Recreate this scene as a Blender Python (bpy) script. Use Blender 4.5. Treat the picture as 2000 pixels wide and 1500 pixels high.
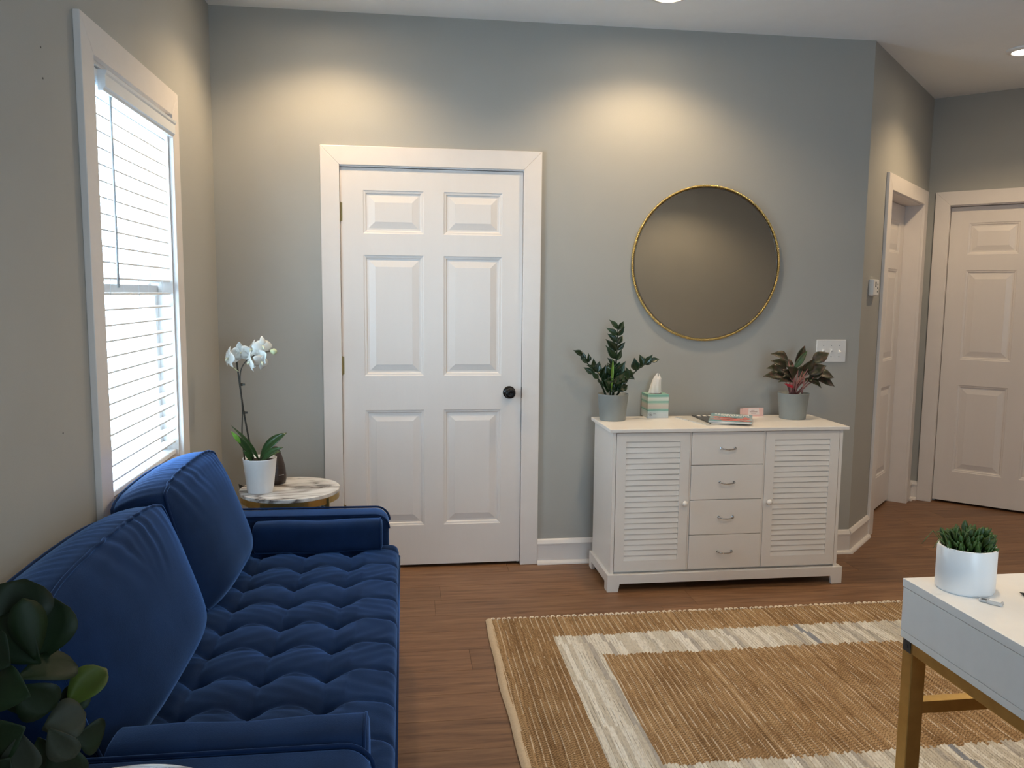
import bpy, bmesh, math, random
from mathutils import Vector, Matrix
random.seed(7)
for o in list(bpy.data.objects): bpy.data.objects.remove(o, do_unlink=True)
SC = bpy.context.scene
COL = SC.collection
V = Vector

# ------------------------------------------------------------------ camera
CAM = V((0.9077, -4.1641, 1.4356)); YAW, PITCH, ROLL, FPX = 0.1331, -0.1108, 0.0092, 1584.5
FW = V((math.sin(YAW)*math.cos(PITCH), math.cos(YAW)*math.cos(PITCH), math.sin(PITCH)))
_r = V((math.cos(YAW), -math.sin(YAW), 0)); _u = _r.cross(FW)
RT = _r*math.cos(ROLL) + _u*math.sin(ROLL); UP = -_r*math.sin(ROLL) + _u*math.cos(ROLL)
cd = bpy.data.cameras.new('camera'); cam = bpy.data.objects.new('camera', cd); COL.objects.link(cam)
m = Matrix.Identity(4)
for i in range(3): m[i][0], m[i][1], m[i][2], m[i][3] = RT[i], UP[i], -FW[i], CAM[i]
cam.matrix_world = m
cd.sensor_fit = 'HORIZONTAL'; cd.sensor_width = 36.0; cd.lens = FPX*36/2000; cd.clip_start = 0.05
SC.camera = cam
def on(u, v, ax, val):                      # photo pixel -> point on an axis plane
    d = FW + RT*((u-1000)/FPX) + UP*((750-v)/FPX); i = 'xyz'.index(ax)
    return CAM + d*((val-CAM[i])/d[i])

# ------------------------------------------------------------------ world, exposure, daylight portal
WORLD_STRENGTH = 10.5
CAN_WATT = 29.5
w = bpy.data.worlds.new('overcast_sky'); SC.world = w; w.use_nodes = True
bg = w.node_tree.nodes['Background']; bg.inputs[0].default_value = (0.60, 0.80, 1.0, 1); bg.inputs[1].default_value = WORLD_STRENGTH
SC.view_settings.view_transform = 'Standard'; SC.view_settings.look = 'None'
SC.view_settings.exposure = 0.67; SC.view_settings.gamma = 1.0; SC.view_settings.use_curve_mapping = False
pl = bpy.data.lights.new('window_portal', 'AREA'); pl.shape = 'RECTANGLE'; pl.size = 0.82; pl.size_y = 1.36; pl.cycles.is_portal = True
po = bpy.data.objects.new('window_portal', pl); COL.objects.link(po)
po.location = (-0.13, -1.17, 1.44); po.rotation_euler = (0, math.radians(-90), 0)
po.rotation_euler = V((1, 0, 0)).to_track_quat('-Z', 'Y').to_euler()
pl2 = pl.copy(); pl2.size = .82; po2 = bpy.data.objects.new('window_portal', pl2); COL.objects.link(po2)
po2.location = (1.95, -5.13, 1.44); po2.rotation_euler = V((0, 1, 0)).to_track_quat('-Z', 'Z').to_euler()

# ------------------------------------------------------------------ materials
MATS = {}
def node(nt, t, **kw):
    n = nt.nodes.new(t)
    for k, v in kw.items(): setattr(n, k, v)
    return n
def mat(name, col, rough=.5, metal=0., var=.06, nscale=12., bump=0., bscale=150., stretch=(1,1,1), sheen=0., sheen_tint=None, coat=0., spec=.5, trans=0., sss=0., emit=None, estr=0., var_per_obj=0.):
    if name in MATS: return MATS[name]
    m = bpy.data.materials.new(name); m.use_nodes = True; nt = m.node_tree; L = nt.links
    b = nt.nodes['Principled BSDF']; b.inputs['Roughness'].default_value = rough; b.inputs['Metallic'].default_value = metal
    b.inputs['Specular IOR Level'].default_value = spec
    tc = node(nt, 'ShaderNodeTexCoord'); mp = node(nt, 'ShaderNodeMapping'); mp.inputs['Scale'].default_value = stretch
    L.new(tc.outputs['Object'], mp.inputs['Vector'])
    nz = node(nt, 'ShaderNodeTexNoise'); nz.inputs['Scale'].default_value = nscale; nz.inputs['Detail'].default_value = 4
    L.new(mp.outputs[0], nz.inputs['Vector'])
    cr = node(nt, 'ShaderNodeValToRGB')
    cr.color_ramp.elements[0].position = .3; cr.color_ramp.elements[1].position = .7
    cr.color_ramp.elements[0].color = tuple(max(0, c*(1-var)) for c in col[:3]) + (1,)
    cr.color_ramp.elements[1].color = tuple(min(1, c*(1+var)) for c in col[:3]) + (1,)
    L.new(nz.outputs[0], cr.inputs[0]); out = cr.outputs[0]
    if var_per_obj:
        oi = node(nt, 'ShaderNodeObjectInfo'); mr = node(nt, 'ShaderNodeMapRange'); mr.inputs[3].default_value = 1-var_per_obj; mr.inputs[4].default_value = 1+var_per_obj
        L.new(oi.outputs['Random'], mr.inputs[0])
        mx = node(nt, 'ShaderNodeMix', data_type='RGBA', blend_type='MULTIPLY'); mx.inputs[0].default_value = 1
        L.new(out, mx.inputs[6]); L.new(mr.outputs[0], mx.inputs[7]); out = mx.outputs[2]
    L.new(out, b.inputs['Base Color'])
    if bump:
        n2 = node(nt, 'ShaderNodeTexNoise'); n2.inputs['Scale'].default_value = bscale; n2.inputs['Detail'].default_value = 3
        L.new(mp.outputs[0], n2.inputs['Vector'])
        bp = node(nt, 'ShaderNodeBump'); bp.inputs['Strength'].default_value = bump; bp.inputs['Distance'].default_value = .002
        L.new(n2.outputs[0], bp.inputs['Height']); L.new(bp.outputs[0], b.inputs['Normal'])
    if sheen:
        b.inputs['Sheen Weight'].default_value = sheen; b.inputs['Sheen Roughness'].default_value = .35
        if sheen_tint: b.inputs['Sheen Tint'].default_value = sheen_tint + (1,)
    if coat: b.inputs['Coat Weight'].default_value = coat
    if trans: b.inputs['Transmission Weight'].default_value = trans
    if sss:
        b.inputs['Subsurface Weight'].default_value = sss; b.inputs['Subsurface Radius'].default_value = (.01, .01, .01)
    if emit:
        b.inputs['Emission Color'].default_value = emit + (1,); b.inputs['Emission Strength'].default_value = estr
    MATS[name] = m
    return m

M_WALL = mat('wall_paint', (.415, .410, .380), .62, var=.02, nscale=3, bump=.12, bscale=260, spec=.3)
M_CEIL = mat('ceiling_paint', (.91, .945, .97), .8, var=.01, bump=.08, bscale=200, spec=.2)
M_TRIM = mat('trim_paint', (.80, .745, .705), .32, var=.015, bump=.03, bscale=60)
M_DOOR = mat('door_paint', (.80, .745, .705), .36, var=.012, bump=.10, bscale=90, stretch=(1, 1, .15))
M_WHITE = mat('cabinet_white', (.83, .785, .735), .34, var=.01)
M_SLAT = mat('blind_slat_white', (.86, .88, .90), .35, var=.01, sss=0)
M_PLASTIC = mat('white_plastic', (.80, .79, .77), .3, var=.01)
M_BRASS = mat('brass_hinge', (.55, .42, .20), .35, 1., var=.1)
M_GOLD = mat('gold_metal', (.52, .36, .13), .38, 1., var=.08, nscale=30, bump=.05)
M_GOLDROPE = mat('gold_rope', (.70, .50, .19), .30, 1., var=.12, nscale=40)
M_DARKRIM = mat('mirror_rim_dark', (.06, .04, .02), .5, var=.1)
M_BLACK = mat('black_metal', (.012, .011, .011), .28, .6, var=.2)
M_CHROME = mat('chrome', (.62, .62, .62), .12, 1., var=.03)
M_MIRROR = mat('mirror_silver', (.80, .79, .755), .015, 1., var=.0)
M_DARKGAP = mat('dark_void', (.02, .018, .016), .9, var=.1)
M_VELVET = mat('navy_velvet', (.0075, .0225, .070), .85, var=.2, nscale=9, bump=.25, bscale=420, sheen=1.0, sheen_tint=(.12, .26, .62), spec=.10)
M_VELVET_P = mat('navy_velvet_piping', (.0060, .0190, .064), .85, var=.1, nscale=30, sheen=1.0, sheen_tint=(.12, .26, .62), spec=.1)
M_WOODLEG = mat('walnut_leg', (.12, .065, .035), .45, var=.25, nscale=20, stretch=(6, 6, 1))
M_POTGREY = mat('blue_grey_pot', (.25, .272, .265), .45, var=.05, bump=.03)
M_POTWHITE = mat('white_ceramic', (.80, .80, .81), .35, var=.01)
M_SOIL = mat('soil', (.022, .017, .013), .95, var=.5, nscale=90, bump=.8, bscale=120)
M_ZZ = mat('zz_leaf', (.014, .038, .013), .32, var=.25, nscale=25, var_per_obj=.3, coat=.15)
M_ZZNEW = mat('zz_new_shoot', (.16, .30, .035), .4, var=.2, nscale=40)
M_ZZSTEM = mat('zz_stem', (.018, .034, .012), .45, var=.3, nscale=60)
M_ORCHLEAF = mat('orchid_leaf', (.020, .065, .016), .33, var=.25, nscale=30, coat=.2, var_per_obj=.2)
M_ORCHLEAF2 = mat('orchid_leaf_light', (.12, .30, .035), .4, var=.25, nscale=30)
M_ORCHSTEM = mat('orchid_stem', (.022, .020, .012), .5, var=.3, nscale=50)
M_PETAL = mat('orchid_petal', (.66, .66, .62), .5, var=.03, nscale=30, sss=.15)
M_PETALY = mat('orchid_lip', (.60, .58, .42), .5, var=.15, nscale=60)
M_BUD = mat('orchid_bud', (.55, .60, .36), .5, var=.1, nscale=60)
M_FIG = mat('fig_leaf', (.006, .0165, .003), .6, var=.3, nscale=16, bump=.3, bscale=50, var_per_obj=.3, spec=.3)
M_FIGBR = mat('fig_leaf_bright', (.050, .078, .006), .5, var=.25, nscale=18)
M_FIGGREY = mat('fig_leaf_dull', (.020, .025, .012), .7, var=.25, nscale=25, bump=.3, bscale=80)
M_STEMBR = mat('brown_stem', (.06, .04, .022), .7, var=.3, nscale=60)
M_FERN = mat('fern_frond', (.035, .075, .025), .5, var=.3, nscale=60)
M_DIFF = mat('dark_wood_diffuser', (.030, .018, .014), .45, var=.35, nscale=25, stretch=(1, 1, 6))
M_SUCC = mat('succulent_leaf', (.036, .078, .013), .5, var=.3, nscale=40, var_per_obj=.4)
M_GRASS = mat('grass_blade', (.07, .11, .025), .5, var=.3, nscale=60)
M_DESKW = mat('desk_white', (.80, .79, .77), .4, var=.015, nscale=30)
M_PINK = mat('pink_plastic', (.78, .50, .45), .4, var=.03)
M_CARD = mat('card_white', (.78, .68, .64), .6, var=.03)
M_PAPER = mat('magazine_pages', (.72, .70, .66), .7, var=.08, nscale=300, stretch=(.05, .05, 3))
M_TISSUE = mat('tissue_paper', (.86, .85, .83), .9, var=.03, bump=.4, bscale=90, sss=.1)
M_TAPE = mat('rug_binding', (.58, .46, .32), .85, var=.08, nscale=120, bump=.5, bscale=500)
M_FRINGE = mat('rug_fringe', (.78, .68, .55), .9, var=.15, nscale=90, bump=.6, bscale=300)
M_CLEAR = mat('clear_plastic', (.78, .78, .78), .15, var=.01, trans=.5)
M_SCREEN = mat('grey_screen', (.10, .10, .095), .25, var=.1)
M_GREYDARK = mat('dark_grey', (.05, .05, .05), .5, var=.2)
M_METALGREY = mat('galvanised_metal', (.45, .47, .48), .4, .8, var=.1, nscale=60)
M_INK = mat('print_ink', (.10, .10, .10), .6, var=.1)
M_LENS = mat('can_lens', (.9, .9, .88), .5, emit=(1.0, .80, .56), estr=45.0)

def glass_mat():
    m = bpy.data.materials.new('window_glass'); m.use_nodes = True; nt = m.node_tree; nt.nodes.clear()
    out = node(nt, 'ShaderNodeOutputMaterial'); mx = node(nt, 'ShaderNodeMixShader'); tr = node(nt, 'ShaderNodeBsdfTransparent'); gl = node(nt, 'ShaderNodeBsdfGlossy')
    mx.inputs[0].default_value = .06
    tr.inputs[0].default_value = (.94, .97, .97, 1); gl.inputs['Roughness'].default_value = .02
    nt.links.new(tr.outputs[0], mx.inputs[1]); nt.links.new(gl.outputs[0], mx.inputs[2]); nt.links.new(mx.outputs[0], out.inputs[0])
    return m
M_GLASS = glass_mat()

def ramp(nt, stops, interp='LINEAR'):
    r = node(nt, 'ShaderNodeValToRGB'); r.color_ramp.interpolation = interp; e = r.color_ramp.elements
    while len(e) < len(stops): e.new(.5)
    for k, (p, c) in zip(e, stops): k.position = p; k.color = tuple(c) + (1,)
    return r
def math_n(nt, op, a, b=None, c=None):
    n = node(nt, 'ShaderNodeMath', operation=op)
    for i, x in enumerate((a, b, c)):
        if x is None: continue
        if isinstance(x, (int, float)): n.inputs[i].default_value = x
        else: nt.links.new(x, n.inputs[i])
    return n.outputs[0]
def mixc(nt, f, a, b):
    n = node(nt, 'ShaderNodeMix', data_type='RGBA')
    for s, x in ((0, f), (6, a), (7, b)):
        if isinstance(x, (int, float)): n.inputs[s].default_value = x
        elif isinstance(x, tuple): n.inputs[s].default_value = x + (1,)
        else: nt.links.new(x, n.inputs[s])
    return n.outputs[2]

def plank_mat():
    m = bpy.data.materials.new('vinyl_plank_wood'); m.use_nodes = True; nt = m.node_tree; L = nt.links; b = nt.nodes['Principled BSDF']
    tc = node(nt, 'ShaderNodeTexCoord'); oi = node(nt, 'ShaderNodeObjectInfo')
    cb = node(nt, 'ShaderNodeCombineXYZ'); L.new(math_n(nt, 'MULTIPLY', oi.outputs['Random'], 37.0), cb.inputs[0]); L.new(math_n(nt, 'MULTIPLY', oi.outputs['Random'], 91.0), cb.inputs[1])
    ad = node(nt, 'ShaderNodeVectorMath', operation='ADD'); L.new(tc.outputs['Object'], ad.inputs[0]); L.new(cb.outputs[0], ad.inputs[1])
    mp = node(nt, 'ShaderNodeMapping'); mp.inputs['Scale'].default_value = (1.3, 16, 1); L.new(ad.outputs[0], mp.inputs[0])
    nz = node(nt, 'ShaderNodeTexNoise'); nz.inputs['Scale'].default_value = 2.2; nz.inputs['Detail'].default_value = 7; nz.inputs['Roughness'].default_value = .62; nz.inputs['Distortion'].default_value = .6; L.new(mp.outputs[0], nz.inputs[0])
    mp2 = node(nt, 'ShaderNodeMapping'); mp2.inputs['Scale'].default_value = (5, 160, 1); L.new(ad.outputs[0], mp2.inputs[0])
    n2 = node(nt, 'ShaderNodeTexNoise'); n2.inputs['Scale'].default_value = 2; n2.inputs['Detail'].default_value = 3; L.new(mp2.outputs[0], n2.inputs[0])
    f = math_n(nt, 'ADD', math_n(nt, 'MULTIPLY', nz.outputs[0], .75), math_n(nt, 'MULTIPLY', n2.outputs[0], .25))
    r = ramp(nt, [(.30, (.088, .039, .015)), (.44, (.178, .087, .040)), (.56, (.236, .122, .059)), (.72, (.305, .178, .097))]); L.new(f, r.inputs[0])
    mr = node(nt, 'ShaderNodeMapRange'); mr.inputs[3].default_value = .86; mr.inputs[4].default_value = 1.10; L.new(oi.outputs['Random'], mr.inputs[0])
    mx = node(nt, 'ShaderNodeMix', data_type='RGBA', blend_type='MULTIPLY'); mx.inputs[0].default_value = 1; L.new(r.outputs[0], mx.inputs[6]); L.new(mr.outputs[0], mx.inputs[7])
    L.new(mx.outputs[2], b.inputs['Base Color']); b.inputs['Roughness'].default_value = .42; b.inputs['Specular IOR Level'].default_value = .4
    bp = node(nt, 'ShaderNodeBump'); bp.inputs['Strength'].default_value = .15; bp.inputs['Distance'].default_value = .001; L.new(n2.outputs[0], bp.inputs['Height']); L.new(bp.outputs[0], b.inputs['Normal'])
    return m
M_PLANK = plank_mat()

def marble_mat():
    m = bpy.data.materials.new('white_marble'); m.use_nodes = True; nt = m.node_tree; L = nt.links; b = nt.nodes['Principled BSDF']
    tc = node(nt, 'ShaderNodeTexCoord'); mp = node(nt, 'ShaderNodeMapping'); mp.inputs['Rotation'].default_value = (0, 0, -.45); mp.inputs['Scale'].default_value = (2.2, 6.5, 4); L.new(tc.outputs['Object'], mp.inputs[0])
    nz = node(nt, 'ShaderNodeTexNoise'); nz.inputs['Scale'].default_value = 1.2; nz.inputs['Detail'].default_value = 6; nz.inputs['Distortion'].default_value = .9; L.new(mp.outputs[0], nz.inputs[0])
    v = math_n(nt, 'ABSOLUTE', math_n(nt, 'SUBTRACT', nz.outputs[0], .5))
    r = ramp(nt, [(.0, (.10, .085, .075)), (.014, (.26, .23, .21)), (.05, (.55, .52, .49)), (.12, (.82, .80, .77))]); L.new(v, r.inputs[0])
    n2 = node(nt, 'ShaderNodeTexNoise'); n2.inputs['Scale'].default_value = 2.5; L.new(mp.outputs[0], n2.inputs[0])
    msk = ramp(nt, [(.36, (0, 0, 0)), (.50, (1, 1, 1))]); L.new(n2.outputs[0], msk.inputs[0])
    L.new(mixc(nt, msk.outputs[0], (.84, .82, .79), r.outputs[0]), b.inputs['Base Color']); b.inputs['Roughness'].default_value = .18
    return m
M_MARBLE = marble_mat()

RUG = (1.272, 3.36, -2.318, -.745)   # x0 x1 y0 y1
RIB = .0122
def rug_mat():
    m = bpy.data.materials.new('jute_rag_weave'); m.use_nodes = True; nt = m.node_tree; L = nt.links; b = nt.nodes['Principled BSDF']
    tc = node(nt, 'ShaderNodeTexCoord'); sp = node(nt, 'ShaderNodeSeparateXYZ'); L.new(tc.outputs['Object'], sp.inputs[0]); X, Y = sp.outputs[0], sp.outputs[1]
    wob = node(nt, 'ShaderNodeTexNoise'); wob.inputs['Scale'].default_value = 4; L.new(tc.outputs['Object'], wob.inputs[0])
    rx = math_n(nt, 'DIVIDE', X, RIB); idx = math_n(nt, 'FLOOR', rx); fr = math_n(nt, 'FRACT', rx)
    def wn(seed, dimv):
        n = node(nt, 'ShaderNodeTexWhiteNoise', noise_dimensions='1D'); L.new(math_n(nt, 'ADD', dimv, seed), n.inputs['W']); return n.outputs['Value']
    r1, r2, r3 = wn(.5, idx), wn(57.3, idx), wn(113.9, idx)
    W2, H2 = (RUG[1]-RUG[0]), (RUG[3]-RUG[2])
    jag = math_n(nt, 'MULTIPLY', math_n(nt, 'SUBTRACT', r1, .5), .022)
    yy = math_n(nt, 'ADD', Y, jag)
    def band(v, a, c): return math_n(nt, 'MULTIPLY', math_n(nt, 'GREATER_THAN', v, a), math_n(nt, 'LESS_THAN', v, c))
    outer = math_n(nt, 'MULTIPLY', band(X, .250, W2-.250), band(yy, .205, H2-.205))
    inner = math_n(nt, 'MULTIPLY', band(X, .415, W2-.410), band(yy, .405, H2-.405))
    cream = math_n(nt, 'SUBTRACT', outer, inner)
    # jute colour
    mp = node(nt, 'ShaderNodeMapping'); mp.inputs['Scale'].default_value = (160, 55, 1); L.new(tc.outputs['Object'], mp.inputs[0])
    nz = node(nt, 'ShaderNodeTexNoise'); nz.inputs['Scale'].default_value = 1; nz.inputs['Detail'].default_value = 3; L.new(mp.outputs[0], nz.inputs[0])
    big = node(nt, 'ShaderNodeTexNoise'); big.inputs['Scale'].default_value = 7; big.inputs['Detail'].default_value = 4; L.new(tc.outputs['Object'], big.inputs[0])
    f = math_n(nt, 'ADD', math_n(nt, 'MULTIPLY', nz.outputs[0], .55), math_n(nt, 'ADD', math_n(nt, 'MULTIPLY', r2, .14), math_n(nt, 'MULTIPLY', big.outputs[0], .32)))
    rj = ramp(nt, [(.28, (.150, .084, .037)), (.45, (.325, .202, .102)), (.60, (.465, .312, .170)), (.8, (.60, .44, .27))]); L.new(f, rj.inputs[0])
    # light thread in every other groove
    par = math_n(nt, 'FLOORED_MODULO', idx, 2.0)
    seg = node(nt, 'ShaderNodeTexNoise', noise_dimensions='2D'); cv = node(nt, 'ShaderNodeCombineXYZ'); L.new(math_n(nt, 'MULTIPLY', idx, 7.3), cv.inputs[0]); L.new(math_n(nt, 'MULTIPLY', Y, 6.0), cv.inputs[1]); L.new(cv.outputs[0], seg.inputs[0]); seg.inputs['Scale'].default_value = 1.0
    thr = math_n(nt, 'MULTIPLY', math_n(nt, 'MULTIPLY', math_n(nt, 'GREATER_THAN', fr, .70), math_n(nt, 'LESS_THAN', par, .5)), math_n(nt, 'GREATER_THAN', seg.outputs[0], .40))
    jute = mixc(nt, math_n(nt, 'MULTIPLY', thr, .85), rj.outputs[0], (.68, .57, .43))
    # cream rags
    rc = ramp(nt, [(.0, (.60, .56, .48)), (.26, (.74, .71, .64)), (.52, (.46, .43, .39)), (.66, (.76, .74, .68)), (.84, (.27, .29, .33)), (.91, (.56, .53, .47)), (.96, (.80, .78, .72))], 'CONSTANT')
    i3 = math_n(nt, 'FLOOR', math_n(nt, 'DIVIDE', math_n(nt, 'ADD', X, math_n(nt, 'MULTIPLY', math_n(nt, 'FLOOR', math_n(nt, 'MULTIPLY', Y, 3.1)), .013)), RIB*1.7)); L.new(wn(3.3, i3), rc.inputs[0])
    nzc = ramp(nt, [(.30, (.62, .60, .58)), (.55, (1, 1, 1))]); L.new(nz.outputs[0], nzc.inputs[0])
    mc = node(nt, 'ShaderNodeMix', data_type='RGBA', blend_type='MULTIPLY'); mc.inputs[0].default_value = .6; L.new(rc.outputs[0], mc.inputs[6]); L.new(nzc.outputs[0], mc.inputs[7])
    dk = math_n(nt, 'MULTIPLY', math_n(nt, 'GREATER_THAN', fr, .86), math_n(nt, 'GREATER_THAN', seg.outputs[0], .47))
    stt = math_n(nt, 'MULTIPLY', math_n(nt, 'GREATER_THAN', math_n(nt, 'SINE', math_n(nt, 'ADD', math_n(nt, 'MULTIPLY', Y, 6.2832/.0125), math_n(nt, 'MULTIPLY', r2, 6.28))), .55), math_n(nt, 'GREATER_THAN', nz.outputs[0], .42))
    jute = mixc(nt, math_n(nt, 'MULTIPLY', stt, .65), jute, (.085, .045, .018))
    crm = mixc(nt, math_n(nt, 'MULTIPLY', dk, .7), mc.outputs[2], (.20, .18, .14))
    L.new(mixc(nt, cream, jute, crm), b.inputs['Base Color'])
    b.inputs['Roughness'].default_value = .9; b.inputs['Specular IOR Level'].default_value = .15
    bp = node(nt, 'ShaderNodeBump'); bp.inputs['Strength'].default_value = .7; bp.inputs['Distance'].default_value = .003; L.new(nz.outputs[0], bp.inputs['Height']); L.new(bp.outputs[0], b.inputs['Normal'])
    return m
M_RUG = rug_mat()

def stripe_mat(name, stops, axis=2, scale=1.0, offset=0.0, wob=.02, rough=.5):
    m = bpy.data.materials.new(name); m.use_nodes = True; nt = m.node_tree; L = nt.links; b = nt.nodes['Principled BSDF']
    tc = node(nt, 'ShaderNodeTexCoord'); sp = node(nt, 'ShaderNodeSeparateXYZ'); L.new(tc.outputs['Object'], sp.inputs[0])
    mp = node(nt, 'ShaderNodeMapping'); mp.inputs['Scale'].default_value = (14, 14, 60); L.new(tc.outputs['Object'], mp.inputs[0])
    nz = node(nt, 'ShaderNodeTexNoise'); nz.inputs['Scale'].default_value = 1.; nz.inputs['Detail'].default_value = 3; L.new(mp.outputs[0], nz.inputs[0])
    t = math_n(nt, 'ADD', math_n(nt, 'MULTIPLY_ADD', sp.outputs[axis], scale, offset), math_n(nt, 'MULTIPLY', math_n(nt, 'SUBTRACT', nz.outputs[0], .5), wob*4))
    r = ramp(nt, stops); L.new(t, r.inputs[0]); L.new(r.outputs[0], b.inputs['Base Color']); b.inputs['Roughness'].default_value = rough
    return m
def blotch_mat(name, base, spot, scale, lo, hi, rough=.25, stretch=(1, 1, 1)):
    m = bpy.data.materials.new(name); m.use_nodes = True; nt = m.node_tree; L = nt.links; b = nt.nodes['Principled BSDF']
    tc = node(nt, 'ShaderNodeTexCoord'); mp = node(nt, 'ShaderNodeMapping'); mp.inputs['Scale'].default_value = stretch; L.new(tc.outputs['Object'], mp.inputs[0])
    nz = node(nt, 'ShaderNodeTexNoise'); nz.inputs['Scale'].default_value = scale; nz.inputs['Detail'].default_value = 4; L.new(mp.outputs[0], nz.inputs[0])
    r = ramp(nt, [(lo, base), (hi, spot)]); L.new(nz.outputs[0], r.inputs[0]); L.new(r.outputs[0], b.inputs['Base Color']); b.inputs['Roughness'].default_value = rough
    return m
M_AGLA = blotch_mat('aglaonema_leaf', (.030, .036, .016), (.105, .048, .036), 38, .45, .72, .42)
M_AGLAG = blotch_mat('aglaonema_green_leaf', (.045, .085, .025), (.12, .06, .04), 30, .55, .8, .42)
M_AGLASTEM = mat('aglaonema_pink_stem', (.36, .15, .13), .5, var=.25, nscale=50)
M_AGLARED = mat('aglaonema_red_sheath', (.55, .03, .05), .5, var=.15, nscale=50)
M_MAGTEAL = blotch_mat('magazine_teal_cover', (.13, .36, .42), (.40, .47, .48), 7, .35, .62)
M_MAGDARK = blotch_mat('magazine_black_cover', (.035, .033, .032), (.10, .095, .09), 30, .5, .65)
M_MAGLIGHT = blotch_mat('magazine_pale_cover', (.62, .60, .55), (.22, .22, .20), 45, .55, .72, .3, (1, 3, 1))
M_CORAL = mat('coral_print', (.62, .16, .13), .3, var=.25, nscale=60)
M_TISSUEBOX = stripe_mat('watercolour_tissue_box', [(0, (.56, .60, .62)), (.20, (.58, .64, .64)), (.30, (.45, .60, .58)), (.33, (.10, .33, .26)), (.36, (.30, .50, .43)), (.42, (.55, .50, .44)), (.56, (.60, .57, .49)), (.66, (.30, .52, .42)), (.69, (.16, .40, .31)), (.73, (.52, .64, .56)), (.84, (.66, .68, .62)), (.90, (.24, .47, .38)), (.97, (.18, .42, .34)), (1, (.36, .55, .48))], 2, 1/.125, 0, .008)

# ------------------------------------------------------------------ mesh building
class MB:
    def __init__(s, T=None): s.v, s.f, s.T = [], [], T
    def p(s, q):
        q = V(q); s.v.append(s.T(q) if s.T else q); return len(s.v)-1
    def box(s, a, b):
        i = [s.p((x, y, z)) for z in (a[2], b[2]) for y in (a[1], b[1]) for x in (a[0], b[0])]
        for q in ((0,2,3,1),(4,5,7,6),(0,1,5,4),(2,6,7,3),(0,4,6,2),(1,3,7,5)): s.f.append([i[k] for k in q])
        return s
    def prism(s, poly, d):                      # poly: list of 3D pts, d: extrusion vector
        d = V(d); n = len(poly); a = [s.p(q) for q in poly]; b = [s.p(V(q)+d) for q in poly]
        s.f.append(a[::-1]); s.f.append(b)
        for i in range(n): s.f.append([a[i], a[(i+1)%n], b[(i+1)%n], b[i]])
        return s
    def lathe(s, prof, c=(0,0,0), n=32, axis='z', caps=True):
        c = V(c); rows = []
        for r, h in prof:
            row = []
            for k in range(n):
                t = 2*math.pi*k/n; x, y = r*math.cos(t), r*math.sin(t)
                q = {'z': (x, y, h), 'y': (x, h, y), 'x': (h, x, y)}[axis]
                row.append(s.p(c+V(q)))
            rows.append(row)
        for a, b in zip(rows, rows[1:]):
            for k in range(n): s.f.append([a[k], a[(k+1)%n], b[(k+1)%n], b[k]])
        if caps: s.f.append(rows[0][::-1]); s.f.append(rows[-1])
        return s
    def tube(s, pts, r, n=8, closed=False):
        pts = [V(q) for q in pts]; rows = []; N = len(pts)
        up = None
        for i, q in enumerate(pts):
            a = pts[(i-1)%N] if (closed or i > 0) else q; b = pts[(i+1)%N] if (closed or i < N-1) else q
            t = (b-a).normalized()
            if up is None: up = t.orthogonal().normalized()
            up = (up - t*up.dot(t)); up = up.normalized() if up.length > 1e-6 else t.orthogonal().normalized()
            sd = t.cross(up); rr = r[i] if isinstance(r, (list, tuple)) else r
            rows.append([s.p(q + (up*math.cos(2*math.pi*k/n) + sd*math.sin(2*math.pi*k/n))*rr) for k in range(n)])
        pr = list(zip(rows, rows[1:])) + ([(rows[-1], rows[0])] if closed else [])
        for a, b in pr:
            for k in range(n): s.f.append([a[k], a[(k+1)%n], b[(k+1)%n], b[k]])
        if not closed: s.f.append(rows[0][::-1]); s.f.append(rows[-1])
        return s
    def grid(s, fn, nu, nv, closed_u=False):
        idx = [[s.p(fn(i/nu, j/nv)) for j in range(nv+1)] for i in range(nu+1)]
        for i in range(nu):
            for j in range(nv): s.f.append([idx[i][j], idx[i+1][j], idx[i+1][j+1], idx[i][j+1]])
        return s
def root_loc(o):
    return V(o.get('_loc', (0, 0, 0))) if o else V((0, 0, 0))
def obj(name, mb, mat_, parent=None, smooth=False, bevel=0, bseg=2, weld=True, solid=0, subd=0):
    L = root_loc(parent)
    me = bpy.data.meshes.new(name); me.from_pydata([v-L for v in mb.v], [], mb.f); me.validate()
    bm = bmesh.new(); bm.from_mesh(me)
    if weld: bmesh.ops.remove_doubles(bm, verts=bm.verts, dist=1e-5)
    bmesh.ops.recalc_face_normals(bm, faces=bm.faces); bm.to_mesh(me); bm.free()
    me.materials.append(mat_)
    o = bpy.data.objects.new(name, me); COL.objects.link(o)
    if parent: o.parent = parent; o['_loc'] = list(L)
    if smooth:
        for p in me.polygons: p.use_smooth = True
    if solid:
        md = o.modifiers.new('solidify', 'SOLIDIFY'); md.thickness = solid; md.offset = 0
    if bevel:
        md = o.modifiers.new('bevel', 'BEVEL'); md.width = bevel; md.segments = bseg; md.limit_method = 'ANGLE'; md.angle_limit = math.radians(40)
    if subd:
        md = o.modifiers.new('subd', 'SUBSURF'); md.levels = subd; md.render_levels = subd
    return o
def tag(o, label, cat, group=None):
    o['label'] = label; o['category'] = cat
    if group: o['group'] = group
    return o
def thing(name, loc, label, cat, group=None):
    o = bpy.data.objects.new(name, None); COL.objects.link(o); o.location = loc; o['_loc'] = list(loc); o.empty_display_size = .05
    return tag(o, label, cat, group)
def sroot(name, loc):
    o = bpy.data.objects.new(name, None); COL.objects.link(o); o.location = loc; o['_loc'] = list(loc); o['kind'] = 'structure'; o.empty_display_size = .05
    return o
def struct(name, mb, mat_, **k):
    o = obj(name, mb, mat_, **k); o['kind'] = 'structure'; return o
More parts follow.
